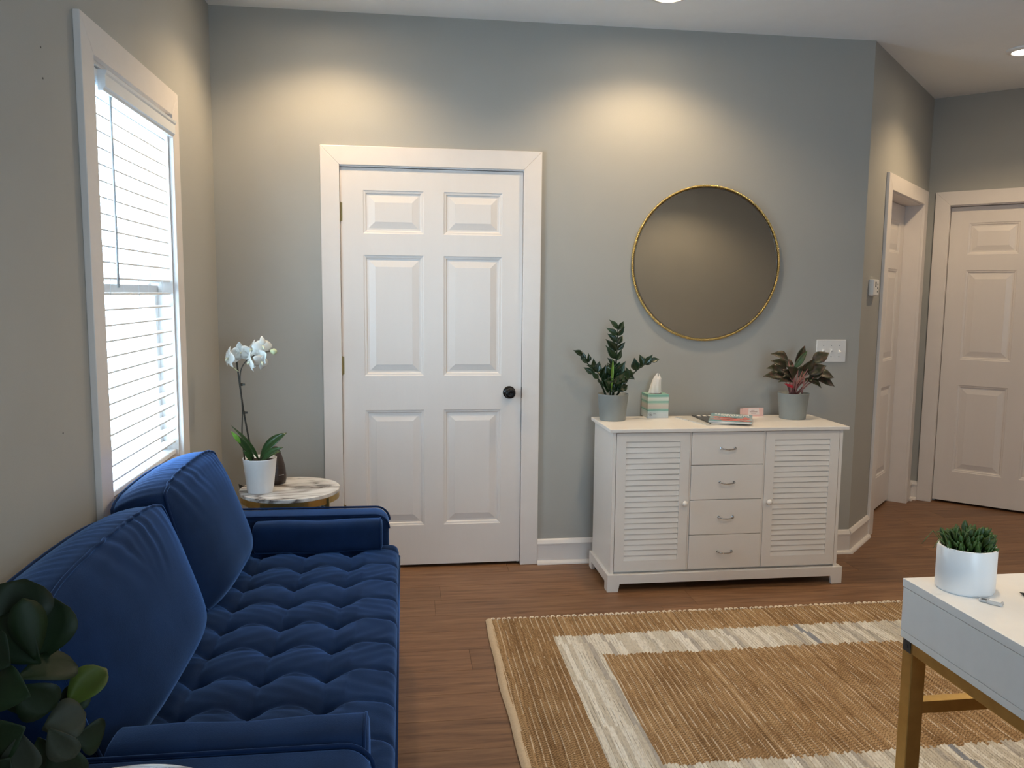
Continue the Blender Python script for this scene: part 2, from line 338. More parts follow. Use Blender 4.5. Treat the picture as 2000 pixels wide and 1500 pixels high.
def frameT(O, ux, n):
    O, ux, n = V(O), V(ux), V(n)
    return lambda q: O + ux*q[0] + n*q[1] + V((0, 0, q[2]))      # local: along wall, out of wall, up

# ------------------------------------------------------------------ room shell
H = 2.78; X1 = 3.387; S2 = 1.573; R2 = math.sqrt(.5)
E0 = V((X1, 0, 0)); U2 = V((R2, R2, 0)); N2 = V((R2, -R2, 0)); I0 = E0 + U2*S2; U3 = V((R2, -R2, 0)); N3 = V((-R2, -R2, 0)); L3 = 2.82
P3 = I0 + U3*L3; YR = -5.0
TB = frameT((0, 0, 0), (1, 0, 0), (0, -1, 0)); T2 = frameT(E0, U2, N2); T3 = frameT(I0, U3, N3); TL = frameT((0, 0, 0), (0, -1, 0), (1, 0, 0))   # TL: s = -y
TH = .12
def wall_open(T, s0, s1, a, b, z0, z1, ztop=H):
    mb = MB(T)
    mb.box((s0, -TH, 0), (a, 0, ztop)); mb.box((b, -TH, 0), (s1, 0, ztop)); mb.box((a, -TH, z1), (b, 0, ztop))
    if z0 > 0: mb.box((a, -TH, 0), (b, 0, z0))
    return mb
D0 = .5993; DW = .914
struct('wall_back', wall_open(TB, -.12, X1, D0-.02, D0+DW+.02, 0, 2.068), M_WALL, weld=False)
struct('wall_angled', wall_open(T2, 0, S2+.12, .39+.085, 1.49-.085, 0, 2.068), M_WALL, weld=False)
struct('wall_hall', wall_open(T3, 0, L3, .05+.085, .05+1.106-.085, 0, 2.068), M_WALL, weld=False)
WY0, WY1, WZ0, WZ1 = .766, 1.578, .765, 2.115       # window opening in s = -y
wl = struct('wall_left', wall_open(TL, 0, 5.12, WY0, WY1, WZ0, WZ1), M_WALL, weld=False)
W2A, W2B = 1.55, 2.35                                # unseen rear-wall window, added to bring daylight to ceiling and rug
TR = frameT((0, YR, 0), (1, 0, 0), (0, 1, 0))
struct('wall_right', MB().box((P3.x, YR-.12, 0), (P3.x+.12, P3.y+.1, H)), M_WALL)
struct('wall_rear', wall_open(TR, -.12, P3.x+.12, W2A, W2B, WZ0, WZ1), M_WALL, weld=False)
struct('ceiling', MB().box((-.15, YR-.15, H), (P3.x+.2, 2.2, H+.1)), M_CEIL)
fl = struct('floor', MB().box((-.15, YR-.15, -.06), (P3.x+.2, 2.2, -.004)), M_DARKGAP)
# planks (each a child of the floor)
PWD, PLN = .181, 1.22
pm = MB().box((0, 0, -.004), (PLN-.0012, PWD-.0012, 0)); pme = None
row = 0; y = YR
while y < 1.9:
    off = -random.random()*PLN
    x = off
    while x < P3.x:
        # skip what lies wholly beyond the walls
        if not (y > .13 and (x+PLN < 3.2)) and not (y > .13 and y-.1 > (x+PLN-X1)) and not (x > 4.5 and y > 1.2-(x-4.5)+.2):
            if pme is None:
                o = obj('floor_plank', pm, M_PLANK, fl); pme = o.data
            else:
                o = bpy.data.objects.new('floor_plank', pme); COL.objects.link(o); o.parent = fl
            o.location = (x, y, 0)
        x += PLN
    y += PWD; row += 1
# nail holes in the left wall
for (u, v) in ((79, 92), (83.5, 153), (123, 846)):
    q = on(u, v, 'x', 0)
    obj('nail_hole', MB().lathe([(.0022, 0), (.0030, .0008)], q, 10, 'x'), M_GREYDARK, wl)

# ------------------------------------------------------------------ doors
PANS = [(.111, .411), (.511, .809)]; PANZ = [(.228, .837), (1.013, 1.622), (1.728, 1.940)]
def make_door(name, T, s0, recess, knob=None, hinge=None, cw=.092, ct=2.150):
    O = T(V((s0+DW/2, 0, 0))); r = sroot(name, O)
    # casing with mitred corners
    a, b = s0-.0015-.092+.0, s0+DW+.0015+.092
    it = ct-cw; c0, c1, t = a, b, .018
    i0, i1 = c0+cw, c1-cw
    obj('casing', MB(T).prism([(c0, 0, 0), (i0, 0, 0), (i0, 0, it), (c0, 0, ct)], (0, t, 0)), M_TRIM, r, bevel=.0025)
    obj('casing', MB(T).prism([(i1, 0, 0), (c1, 0, 0), (c1, 0, ct), (i1, 0, it)], (0, t, 0)), M_TRIM, r, bevel=.0025)
    obj('casing', MB(T).prism([(c0, 0, ct), (i0, 0, it), (i1, 0, it), (c1, 0, ct)], (0, t, 0)), M_TRIM, r, bevel=.0025)
    jb = MB(T)
    jb.box((s0-.0225, -TH-.02, 0), (s0-.003, .002, 2.052)); jb.box((s0+DW+.003, -TH-.02, 0), (s0+DW+.0225, .002, 2.052)); jb.box((s0-.0225, -TH-.02, 2.0515), (s0+DW+.0225, .002, 2.07))
    sd = -recess-.036
    for q in ((s0-.003, s0+.009), (s0+DW-.009, s0+DW+.003)): jb.box((q[0], sd-.012, 0), (q[1], sd-.002, 2.0515))
    jb.box((s0-.003, sd-.012, 2.042), (s0+DW+.003, sd-.002, 2.0515))
    obj('jamb', jb, M_TRIM, r, weld=False)
    # slab: stiles and rails around six raised panels
    z0 = .016; zt = z0+2.032; ss = sorted({0, DW} | {x for p in PANS for x in p}); zz = sorted({z0, zt} | {z for p in PANZ for z in p})
    mb = MB(T); f = -recess
    for i in range(len(ss)-1):
        for j in range(len(zz)-1):
            if (ss[i], ss[i+1]) in PANS and (zz[j], zz[j+1]) in PANZ: continue
            k = [mb.p((s0+x, f, z)) for x, z in ((ss[i], zz[j]), (ss[i+1], zz[j]), (ss[i+1], zz[j+1]), (ss[i], zz[j+1]))]; mb.f.append(k)
    mb.box((s0, f-.035, z0), (s0+DW, f-.012, zt))
    for q in (((s0, f-.012, z0), (s0+.004, f-.0002, zt)), ((s0+DW-.004, f-.012, z0), (s0+DW, f-.0002, zt)), ((s0, f-.012, z0), (s0+DW, f-.0002, z0+.004)), ((s0, f-.012, zt-.004), (s0+DW, f-.0002, zt))): mb.box(*q)
    sl = obj('door_slab', mb, M_DOOR, r, weld=False)
    for px in PANS:
        for pz in PANZ:
            m2 = MB(T); rings = []
            for ins, d in ((0, 0), (.004, -.003), (.012, -.0045), (.017, -.010), (.026, -.010), (.030, -.009), (.056, -.003), (.058, -.0022)):
                rings.append([m2.p((s0+x, f+d, z)) for x, z in ((px[0]+ins, pz[0]+ins), (px[1]-ins, pz[0]+ins), (px[1]-ins, pz[1]-ins), (px[0]+ins, pz[1]-ins))])
            for A, B in zip(rings, rings[1:]):
                for k in range(4): m2.f.append([A[k], A[(k+1)%4], B[(k+1)%4], B[k]])
            m2.f.append(rings[-1])
            obj('panel', m2, M_DOOR, sl)
    if hinge is not None:
        hs = s0-.001 if hinge == 'l' else s0+DW+.001
        for hz in (1.832, 1.067, .300):
            hb = MB(T)
            for k in range(5): hb.lathe([(.0045, hz-.045+k*.0182), (.0045, hz-.045+k*.0182+.0170)], (hs, f+.005, 0), 10)
            hb.lathe([(.003, hz-.049), (.003, hz+.049)], (hs, f+.005, 0), 8)
            hb.box((hs-.011, f+.0002, hz-.045), (hs+.011, f+.0015, hz+.045))
            obj('hinge', hb, M_BRASS, r, weld=False)
    if knob:
        ks, kz = knob; kb = MB(T); prof = [(.033, .0), (.033, .006), (.028, .010), (.013, .013), (.012, .030), (.021, .036), (.027, .045), (.0265, .055), (.020, .062), (.010, .064), (.009, .0625), (.001, .0625)]
        rows = []
        for rr, h in prof: rows.append([kb.p((s0+ks+rr*math.cos(2*math.pi*k/28), f+h, kz+rr*math.sin(2*math.pi*k/28))) for k in range(28)])
        for A, B in zip(rows, rows[1:]):
            for k in range(28): kb.f.append([A[k], A[(k+1)%28], B[(k+1)%28], B[k]])
        obj('door_knob', kb, M_BLACK, r, smooth=True)
        obj('strike_plate', MB(T).box((s0+DW+.0008, -.012, kz-.030), (s0+DW+.0045, .012, kz+.028)), M_BLACK, r)
    # dark box added behind the opening, keeps sky light out of the gaps
    bk = struct('added_dark_backing', MB(T).box((s0-.06, -TH-.16, 0), (s0+DW+.06, -TH-.14, 2.2)).box((s0-.06, -TH-.14, 0), (s0-.03, -TH+.0, 2.2)).box((s0+DW+.03, -TH-.14, 0), (s0+DW+.06, -TH, 2.2)).box((s0-.06, -TH-.14, 2.1), (s0+DW+.06, -TH, 2.2)), M_DARKGAP, weld=False)
    return r
make_door('door_1', TB, D0, .0, knob=(.851, .925), hinge='l')
make_door('door_2', T2, .39+.0935, .105)
make_door('door_3', T3, .05+.0935, .035)

# ------------------------------------------------------------------ baseboards
def baseboard(name, T, runs):
    r = sroot(name, T(V((runs[0][0], 0, 0))))
    for (a, b, sa, sb) in runs:
        obj('board', MB(T).box((a, 0, 0), (b, .013, .108)), M_TRIM, r, bevel=.001)
        obj('cap', MB(T).prism([(a, 0, .106), (a, .018, .106), (a, .018, .112), (a, .010, .128), (a, .004, .134), (a, 0, .134)], (b-a, 0, 0)), M_TRIM, r)
        prof = [(0, 0), (.032, 0)] + [(.013+.019*math.cos(t), .019*math.sin(t)) for t in (.4, .8, 1.2, 1.57)] + [(0, .019)]
        obj('shoe_moulding', MB(T).prism([(a+sa, x, z) for x, z in prof], (b-a+sb-sa, 0, 0)), M_TRIM, r)
    return r
CB0, CB1 = D0-.0935, D0+DW+.0935
baseboard('baseboard_back', TB, [(.0, CB0, 0, 0), (CB1, X1, 0, .014)])
baseboard('baseboard_angled', T2, [(-.004, .39, -.010, 0), (1.496, S2, 0, 0)])
baseboard('baseboard_hall', T3, [(.0, .05, 0, 0), (1.157, L3, 0, 0)])
baseboard('baseboard_left', TL, [(0, 5.0, 0, 0)])

# ------------------------------------------------------------------ window and blind
def make_window(name, T, a_, b_):
    wr = sroot(name, T(V(((a_+b_)/2, 0, WZ0)))); c0, c1, ctp, cbt = a_-.089, b_+.094, 2.211, .665; t = .020
    obj('casing', MB(T).prism([(c0, 0, cbt), (a_, 0, WZ0), (a_, 0, WZ1), (c0, 0, ctp)], (0, t, 0)), M_TRIM, wr, bevel=.002)
    obj('casing', MB(T).prism([(b_, 0, WZ0), (c1, 0, cbt), (c1, 0, ctp), (b_, 0, WZ1)], (0, t, 0)), M_TRIM, wr, bevel=.002)
    obj('casing', MB(T).prism([(c0, 0, ctp), (a_, 0, WZ1), (b_, 0, WZ1), (c1, 0, ctp)], (0, t, 0)), M_TRIM, wr, bevel=.002)
    obj('window_sill', MB(T).box((c0, 0, cbt), (c1, t, WZ0-.012)).box((a_, -TH, WZ0-.012), (b_, t+.004, WZ0+.004)), M_TRIM, wr, bevel=.002, weld=False)
    jb = MB(T).box((a_-.001, -TH-.01, WZ0), (a_+.012, .002, WZ1)).box((b_-.012, -TH-.01, WZ0), (b_+.001, .002, WZ1)).box((a_, -TH-.01, WZ1-.012), (b_, .002, WZ1+.001))
    obj('jamb', jb, M_TRIM, wr, weld=False)
    ZM = 1.425
    for nm, za, zb, d in (('upper_sash', ZM-.01, WZ1-.012, -.105), ('lower_sash', WZ0+.004, ZM+.03, -.080)):
        a, b = a_+.012, b_-.012; w_ = .042
        mb = MB(T).box((a, d, za), (a+w_, d+.024, zb)).box((b-w_, d, za), (b, d+.024, zb)).box((a+w_, d, za), (b-w_, d+.024, za+w_)).box((a+w_, d, zb-w_), (b-w_, d+.024, zb))
        s_ = obj(nm, mb, M_TRIM, wr, weld=False)
        obj('pane', MB(T).box((a+w_-.004, d+.010, za+w_-.004), (b-w_+.004, d+.013, zb-w_+.004)), M_GLASS, s_)
make_window('window_1', TL, WY0, WY1); make_window('added_rear_window', TR, W2A, W2B)
# faux-wood blind
bl = thing('window_blind', (-.03, -1.17, WZ0), 'white horizontal slat window blind lowered over the bright window', 'blind')
BY0, BY1 = WY0+.018, WY1-.018
hr = obj('headrail', MB(TL).box((BY0, -.058, 2.045), (BY1, -.004, 2.098)), M_SLAT, bl, bevel=.002)
val = [(.006, 2.028), (.020, 2.028), (.022, 2.036), (.028, 2.040), (.028, 2.074), (.032, 2.080), (.034, 2.088), (.006, 2.088)]
obj('valance', MB(TL).prism([(WY0+.005, x+.002, z) for x, z in val], (WY1-.055-WY0-.005, 0, 0)), M_SLAT, bl)
bk = MB(TL).box((WY1-.050, -.050, 2.050), (WY1-.014, .004, 2.054)).box((WY1-.018, -.050, 2.050), (WY1-.014, .004, 2.104)).box((WY1-.050, -.052, 2.050), (WY1-.014, -.048, 2.104)).box((WY1-.040, -.046, 2.060), (WY1-.028, -.006, 2.092))
obj('mounting_bracket', bk, mat('dark_bracket', (.16, .17, .17), .4, .6, var=.3, nscale=80), bl, weld=False)
PITCH_S = .0492; z = 2.012; sl0 = None; k = 0
while z > WZ0+.045:
    if sl0 is None:
        T = TL; mb = MB()
        prof = [(-.025, -.0035), (-.012, .0005), (0, .0015), (.012, .0005), (.025, -.0035)]
        for i, (x, zz_) in enumerate(prof):
            for th_ in (0, .0055):
                for yy_ in (-BY1, -BY0): mb.p((x, yy_, zz_+th_))
        for i in range(4):
            b_ = i*4; mb.f += [[b_, b_+1, b_+5, b_+4], [b_+2, b_+6, b_+7, b_+3], [b_, b_+4, b_+6, b_+2], [b_+1, b_+3, b_+7, b_+5]]
        mb.f += [[0, 2, 3, 1], [16, 17, 19, 18]]
        so = obj('slat', mb, M_SLAT); sl0 = so.data
    else:
        so = bpy.data.objects.new('slat', sl0); COL.objects.link(so)
    so.parent = bl; so.location = V((-.031, 0, z)) - V(bl['_loc']); so.rotation_euler = (0, math.radians(-5), 0)
    z -= PITCH_S; k += 1
ZBR = z+PITCH_S-.040
obj('bottom_rail', MB(TL).box((BY0, -.056, ZBR-.009), (BY1, -.006, ZBR+.009)), M_SLAT, bl, bevel=.004)
for yy_ in (BY0+.11, (BY0+BY1)/2, BY1-.11):
    for xx_ in (-.0565, -.0055): obj('ladder_cord', MB(TL).tube([(yy_, xx_, ZBR), (yy_, xx_, 2.05)], .0009, 5), M_SLAT, bl)
wa, wb = on(215, 195, 'x', .012), on(232, 562, 'x', .012)
obj('tilt_wand', MB().tube([(.012, (wa.y+wb.y)/2, 2.04), (.012, (wa.y+wb.y)/2, wb.z)], .0042, 8), mat('wand_plastic', (.55, .56, .57), .3), bl, smooth=True)

# ------------------------------------------------------------------ recessed ceiling lights
def can(x, y, label):
    t = thing('recessed_light', (x, y, H), label, 'ceiling light', 'recessed ceiling lights')
    obj('trim_ring', MB().lathe([(.062, -.012), (.066, -.016), (.088, -.010), (.092, -.004), (.092, 0), (.062, 0)], (x, y, H), 40, caps=False), M_PLASTIC, t, smooth=True)
    obj('lens', MB().lathe([(.064, -.001), (.0635, -.008), (.040, -.0115), (.004, -.012)], (x, y, H), 40), M_LENS, t, smooth=True)
    L = bpy.data.lights.new('bulb', 'SPOT'); L.energy = CAN_WATT; L.color = (1.0, .73, .43); L.spot_size = math.radians(138); L.spot_blend = .55; L.shadow_soft_size = .055
    lo = bpy.data.objects.new('bulb', L); COL.objects.link(lo); lo.parent = t; lo.location = (0, 0, -.022)
    return t
can(2.10, -.475, 'round recessed ceiling light above the white louvred cabinet')
can(.58, -.475, 'round recessed ceiling light above the orchid corner by the window')
can(4.262, .01, 'round recessed ceiling light in front of the angled wall doors')
can(2.10, -2.45, 'round recessed ceiling light above the jute rug')
can(4.3, -2.45, 'round recessed ceiling light beyond the writing desk')
can(4.0, -4.2, 'unseen round recessed ceiling light added near the rear wall')  # added out of view to brighten the wall that the mirror reflects

# ------------------------------------------------------------------ rug
rx0, rx1, ry0, ry1 = RUG
rug = thing('area_rug', (rx0, ry0, 0), 'tan jute area rug with a cream rag-woven inner border', 'rug')
mb = MB(); NC = int(round((rx1-rx0)/RIB)); SUBC = 4; NR = 380
rng = random.Random(3); ribh = [rng.uniform(.75, 1.15) for _ in range(NC+2)]; ribp = [rng.uniform(0, 6.28) for _ in range(NC+2)]
idx = []
for i in range(NC*SUBC+1):
    x = rx0 + i*(rx1-rx0)/(NC*SUBC); rib = min(NC-1, i//SUBC); ph = (i % SUBC)/SUBC; colr = []
    for j in range(NR+1):
        y = ry0 + j*(ry1-ry0)/NR
        hgt = .0048 + .0052*math.sin(math.pi*ph)*ribh[rib]*(1+.42*math.sin(y*2*math.pi/.0125+ribp[rib]))
        hgt += .0016*math.sin(x*9+1.3)*math.sin(y*7+.4)
        wob = .0035*math.sin(y*16+x*3.1)+.002*math.sin(y*37+rib)
        edge = 0
        if j == NR: edge = rng.uniform(-.004, .006)
        if j == 0: edge = rng.uniform(-.006, .004)
        if j in (0, NR): hgt *= .4
        colr.append(mb.p((x+wob, y+edge, hgt)))
    idx.append(colr)
for i in range(len(idx)-1):
    for j in range(NR): mb.f.append([idx[i][j], idx[i+1][j], idx[i+1][j+1], idx[i][j+1]])
obj('woven_field', mb, M_RUG, rug, smooth=True, weld=False)
tp = []
for j in range(61):
    y = ry0 + j*(ry1-ry0)/60; tp.append(.003*math.sin(y*6)+.002*math.sin(y*15))
mb = MB()
mb.grid(lambda u, v: (rx0-.020+.032*u + tp[int(v*60)], ry0+v*(ry1-ry0), .004+.0085*math.sin(math.pi*min(.999, u*.9+.05))), 6, 60)
obj('edge_binding', mb, M_TAPE, rug, smooth=True)
mb = MB()
for k in range(NC//2):
    x = rx0+.01+k*2*RIB+rng.uniform(-.004, .004)
    mb.tube([(x, ry1-.006, .006), (x+.004, ry1+.004+rng.uniform(0, .004), .008), (x+.012, ry1+.006+rng.uniform(0, .004), .008), (x+.017, ry1-.004, .006)], rng.uniform(.0028, .0060), 5)
fr = obj('fringe', mb, M_FRINGE, rug, smooth=True, weld=False); fr['kind'] = 'stuff'

# ------------------------------------------------------------------ louvred cabinet
CX0, CX1, CY0, CY1 = 1.893, 3.062, -.450, -.078
cab = thing('louvred_cabinet', ((CX0+CX1)/2, (CY0+CY1)/2, 0), 'white wooden cabinet with two louvred doors and four drawers', 'cabinet')
obj('top', MB().box((1.8745, -.470, .784), (3.0832, -.066, .801)), M_WHITE, cab, bevel=.002)
bd = MB().box((CX0, CY0, .086), (CX0+.016, CY1, .784)).box((CX1-.016, CY0, .086), (CX1, CY1, .784)).box((CX0+.016, CY1-.008, .086), (CX1-.016, CY1, .784)).box((CX0+.016, CY0+.02, .086), (CX1-.016, CY1-.008, .100))
bd.box((2.2765, CY0+.002, .1), (2.2835, CY1-.01, .784)).box((2.653, CY0+.002, .1), (2.660, CY1-.01, .784))
obj('body', bd, M_WHITE, cab, weld=False)
PX0, PX1, PY0, PY1 = 1.877, 3.088, -.464, -.074
base = MB()
def skirt(a, b, y0, y1, horiz=True):
    f_ = .062 if horiz else .050
    if horiz: base.prism([(a, y0, 0), (a+f_-.008, y0, 0), (a+f_, y0, .040), (b-f_, y0, .040), (b-f_+.008, y0, 0), (b, y0, 0), (b, y0, .086), (a, y0, .086)], (0, y1-y0, 0))
    else: base.prism([(y0, a, 0), (y0, a+f_-.01, 0), (y0, a+f_-.01, .040), (y0, b-f_+.01, .040), (y0, b-f_+.01, 0), (y0, b, 0), (y0, b, .086), (y0, a, .086)], (y1-y0, 0, 0))
skirt(PX0, PX1, PY0, PY0+.018); skirt(PX0, PX1, PY1-.016, PY1); skirt(PY0+.0182, PY1-.0162, PX0, PX0+.018, False); skirt(PY0+.0182, PY1-.0162, PX1-.018, PX1, False)
base.box((PX0+.018, PY0+.018, .072), (PX1-.018, PY1-.016, .0855))
obj('plinth', base, M_WHITE, cab, weld=False, bevel=.0015)
def louvre_door(x0, x1, kx, kz):
    z0, z1 = .098, .779; f = CY0-.001; sw = .047
    fr_ = MB().box((x0, f, z0), (x0+sw, f+.018, z1)).box((x1-sw, f, z0), (x1, f+.018, z1)).box((x0+sw, f, z0), (x1-sw, f+.018, z0+.052)).box((x0+sw, f, z1-.042), (x1-sw, f+.018, z1)).box((x0+sw, f+.016, z0+.05), (x1-sw, f+.018, z1-.04))
    d = obj('cabinet_door', fr_, M_WHITE, cab, weld=False)
    a, b = z0+.052, z1-.042; n = 22; ph = (b-a)/n; me = None
    for k in range(n):
        zc = a+ph*k
        if me is None:
            mb = MB().prism([(0, .0002, .0), (0, .0050, .0), (0, .0110, ph-.0024), (0, .0062, ph-.0024)], (x1-x0-2*sw-.0006, 0, 0))
            o = obj('louvre_slat', mb, M_WHITE); me = o.data
        else: o = bpy.data.objects.new('louvre_slat', me); COL.objects.link(o)
        o.parent = d; o.location = V((x0+sw+.0003, f, zc)) - V(cab['_loc'])
    obj('knob', MB().lathe([(.005, f), (.005, f-.008), (.009, f-.011), (.0135, f-.016), (.0145, f-.021), (.0120, f-.027), (.006, f-.0305), (.0005, f-.0315)], (kx, 0, kz), 20, 'y'), M_WHITE, d, smooth=True)
louvre_door(1.9115, 2.2745, 2.253, .433); louvre_door(2.6615, 3.0435, 2.685, .430)
for a, b in ((.0985, .2675), (.2705, .4425), (.4455, .6155), (.6185, .779)):
    f = CY0-.001
    dr = obj('drawer', MB().box((2.2855, f, a), (2.6515, f+.018, b)), M_WHITE, cab, bevel=.001)
    zc = (a+b)/2; xc = 2.468
    hp = [(xc-.036, f+.001, zc+.001), (xc-.036, f-.012, zc+.001), (xc-.033, f-.017, zc), (xc-.018, f-.020, zc-.003), (xc, f-.021, zc-.004), (xc+.018, f-.020, zc-.003), (xc+.033, f-.017, zc), (xc+.036, f-.012, zc+.001), (xc+.036, f+.001, zc+.001)]
    obj('drawer_pull', MB().tube(hp, [.004, .004, .0038, .003, .0034, .003, .0038, .004, .004], 8).lathe([(.006, f), (.006, f-.003)], (xc-.036, 0, zc+.001), 12, 'y').lathe([(.006, f), (.006, f-.003)], (xc+.036, 0, zc+.001), 12, 'y'), M_CHROME, dr, smooth=True, weld=False)

# ------------------------------------------------------------------ leaves
def leaf(name, base, tip, width, mat_, parent, up=(0, -1, 0), droop=0., fold=.25, peak=.45, nseg=8, thick=.0006, sharp=1.0, stalk=0):
    base, tip, up = V(base), V(tip), V(up); d = tip-base; Ln = d.length; t = d.normalized(); up = (up-t*up.dot(t)).normalized(); sd = t.cross(up)
    mb = MB(); rows = []
    for i in range(nseg+1):
        u = i/nseg
        w_ = width*.5*(math.sin(math.pi*(u**(math.log(.5)/math.log(peak))))**sharp) if 0 < u < 1 else width*.02
        c = base + d*u + up*(droop*Ln*4*u*(1-u)) + V((0, 0, -1))*(abs(droop)*Ln*.3*u*u)
        rows.append([mb.p(c-sd*w_+up*w_*fold), mb.p(c-sd*w_*.5+up*w_*fold*.35), mb.p(c), mb.p(c+sd*w_*.5+up*w_*fold*.35), mb.p(c+sd*w_+up*w_*fold)])
    for a, b in zip(rows, rows[1:]):
        for k in range(4): mb.f.append([a[k], a[k+1], b[k+1], b[k]])
    return obj(name, mb, mat_, parent, smooth=True, weld=False, solid=thick)

# ------------------------------------------------------------------ things on the cabinet
ZC = .801
def pot(parent, name, c, rt_, rb_, h, m_, lip=.003, soil=.015, n=40):
    x, y, z = c
    obj(name, MB().lathe([(rb_-.006, 0), (rb_-.001, .0), (rb_, .004), (rt_-.001, h-.003), (rt_, h), (rt_-.001, h+.001), (rt_-lip, h), (rt_-lip-.002, h-soil-.004), (rb_*.5, h-soil-.006)], c, n), m_, parent, smooth=True)
    obj('soil', MB().lathe([(.001, h-soil+.004), (rt_*.5, h-soil+.003), (rt_-lip-.0005, h-soil-.001), (rt_-lip-.002, h-soil-.003)], c, n, caps=False), M_SOIL, parent, smooth=True)
# ZZ plant
pc = V((1.962, -.168, ZC))
zz = thing('potted_zz_plant', pc, 'upright dark green plant with glossy leaflets in a blue-grey pot', 'plant')
pot(zz, 'pot', pc, .079, .066, .134, M_POTGREY)
def pxs(pts, y0, dy=0.0):      # pixel polyline in a plane of given depth, drifting in depth
    n = max(1, len(pts)-1)
    return [on(u, v, 'y', y0+dy*i/n) for i, (u, v) in enumerate(pts)]
def stem(par, pts, r0, r1, m_, name='stem'):
    n = len(pts)
    fine = []
    for i in range(n-1):
        for k in range(4): fine.append(pts[i].lerp(pts[i+1], k/4))
    fine.append(pts[-1]); nf = len(fine)
    for it in range(2): fine = [fine[0]] + [(fine[i-1]+fine[i]*2+fine[i+1])/4 for i in range(1, nf-1)] + [fine[-1]]
    return obj(name, MB().tube(fine, [r0+(r1-r0)*i/(nf-1) for i in range(nf)], 7), m_, par, smooth=True)
rl = random.Random(11)
def leafset(par, lst, y, dy, wf, mats, name='leaf', **kw):
    for (tu, tv, bu, bv) in lst:
        yb = y+rl.uniform(-.01, .01); b_ = on(bu, bv, 'y', yb); t_ = on(tu, tv, 'y', yb+rl.uniform(-dy, dy))
        L = (t_-b_).length; up = V((rl.uniform(-.45, .45), -1, rl.uniform(.0, .55)))
        leaf(name, b_, t_, min(max(L*wf*rl.uniform(.85, 1.15), .012), .075), rl.choice(mats), par, up=up, droop=rl.uniform(.02, .09), **kw)
stem(zz, pxs([(1197, 772), (1201, 735), (1204, 700), (1206, 660), (1207, 634)], -.165, .01), .006, .002, M_ZZSTEM)
leafset(zz, [(1190,624,1206,643), (1184,640,1206,655), (1186,651,1206,669), (1183,662,1205,686), (1183,674,1203,701), (1218,627,1207,644), (1220,637,1207,656), (1217,655,1206,673), (1221,668,1205,684), (1214,682,1204,704), (1186,698,1201,716), (1222,705,1204,722), (1186,708,1200,728)], -.163, .02, .46, [M_ZZ], fold=.5, peak=.40, sharp=1.25)
stem(zz, pxs([(1183, 772), (1175, 752), (1165, 735), (1147, 708), (1127, 688)], -.175, -.03), .0055, .002, M_ZZSTEM)
leafset(zz, [(1120,684,1137,693), (1138,686,1142,705), (1149,689,1149,708), (1159,699,1157,719), (1171,705,1166,728), (1184,712,1172,738), (1140,717,1160,730), (1155,727,1169,739), (1133,700,1148,708), (1146,713,1156,716), (1178,724,1176,744), (1152,716,1163,727)], -.190, .02, .58, [M_ZZ], fold=.5, peak=.40, sharp=1.25)
stem(zz, pxs([(1205, 772), (1226, 740), (1250, 717), (1272, 704)], -.170, -.035), .0055, .002, M_ZZSTEM)
leafset(zz, [(1288,701,1270,706), (1275,692,1261,710), (1249,692,1256,714), (1239,698,1243,724), (1231,720,1232,740), (1276,698,1258,712), (1222,716,1226,742), (1240,741,1228,733), (1256,703,1250,719)], -.187, .02, .58, [M_ZZ], fold=.5, peak=.40, sharp=1.25)
stem(zz, pxs([(1192, 772), (1194, 740), (1197, 712)], -.200, .0), .0048, .002, M_ZZSTEM)
leafset(zz, [(1185,716,1195,732), (1211,706,1199,728), (1221,706,1206,732), (1180,742,1193,757), (1219,742,1203,756), (1208,735,1198,750), (1183,727,1192,745), (1226,752,1206,762), (1178,752,1190,765), (1212,745,1200,764), (1188,735,1197,752), (1220,727,1203,745), (1186,750,1195,766), (1206,750,1197,767)], -.195, .035, .72, [M_ZZ], fold=.5, peak=.40, sharp=1.25)
extra = []
for k in range(26):
    bu = 1197+rl.uniform(-16, 16); bv = rl.uniform(728, 768); an = math.radians(rl.uniform(20, 160)); ln = rl.uniform(17, 27)
    extra.append((bu+ln*math.cos(an), bv-ln*math.sin(an), bu, bv))
leafset(zz, extra, -.180, .03, .55, [M_ZZ], fold=.5, peak=.42, sharp=1.2)
leaf('new_shoot', on(1193.5, 770, 'y', -.215), on(1197, 700, 'y', -.218), .013, M_ZZNEW, zz, droop=.02, fold=.9, peak=.62)
# aglaonema
ac = V((2.923, -.190, ZC))
ag = thing('potted_aglaonema', ac, 'bushy reddish-green leafy plant with pink stems in a blue-grey pot', 'plant')
pot(ag, 'pot', ac, .080, .066, .134, M_POTGREY)
lst = [(1505,690,1540,706), (1497,718,1531,728), (1490,734,1530,739), (1505,703,1536,721), (1620,688,1586,709), (1614,713,1578,731), (1629,737,1596,733), (1630,754,1596,742), (1604,757,1578,742), (1522,708,1551,716), (1591,698,1568,724), (1577,712,1558,737), (1520,745,1546,744), (1536,714,1552,736), (1610,726,1580,738), (1526,724,1548,738), (1598,716,1575,727), (1512,730,1542,735), (1590,750,1568,741)]
for k, (tu, tv, bu, bv) in enumerate(lst):
    yb = -.195+rl.uniform(-.035, .035); b_ = on(bu, bv, 'y', yb); t_ = on(tu, tv, 'y', yb+rl.uniform(-.05, .03)); L = (t_-b_).length
    leaf('leaf', b_, t_, max(.040, min(.066, L*.62)), M_AGLA, ag, up=(rl.uniform(-.3, .3), -.75, rl.uniform(.35, .9)), droop=rl.uniform(.06, .14), fold=.35, peak=.40, sharp=1.2)
    c_ = on(1550+rl.uniform(-9, 9), 770, 'y', yb*.5-.095)
    obj('stem', MB().tube([c_, c_.lerp(b_, .55)+V((0, 0, .012)), b_], [.0036, .0030, .0022], 6), M_AGLASTEM, ag, smooth=True)
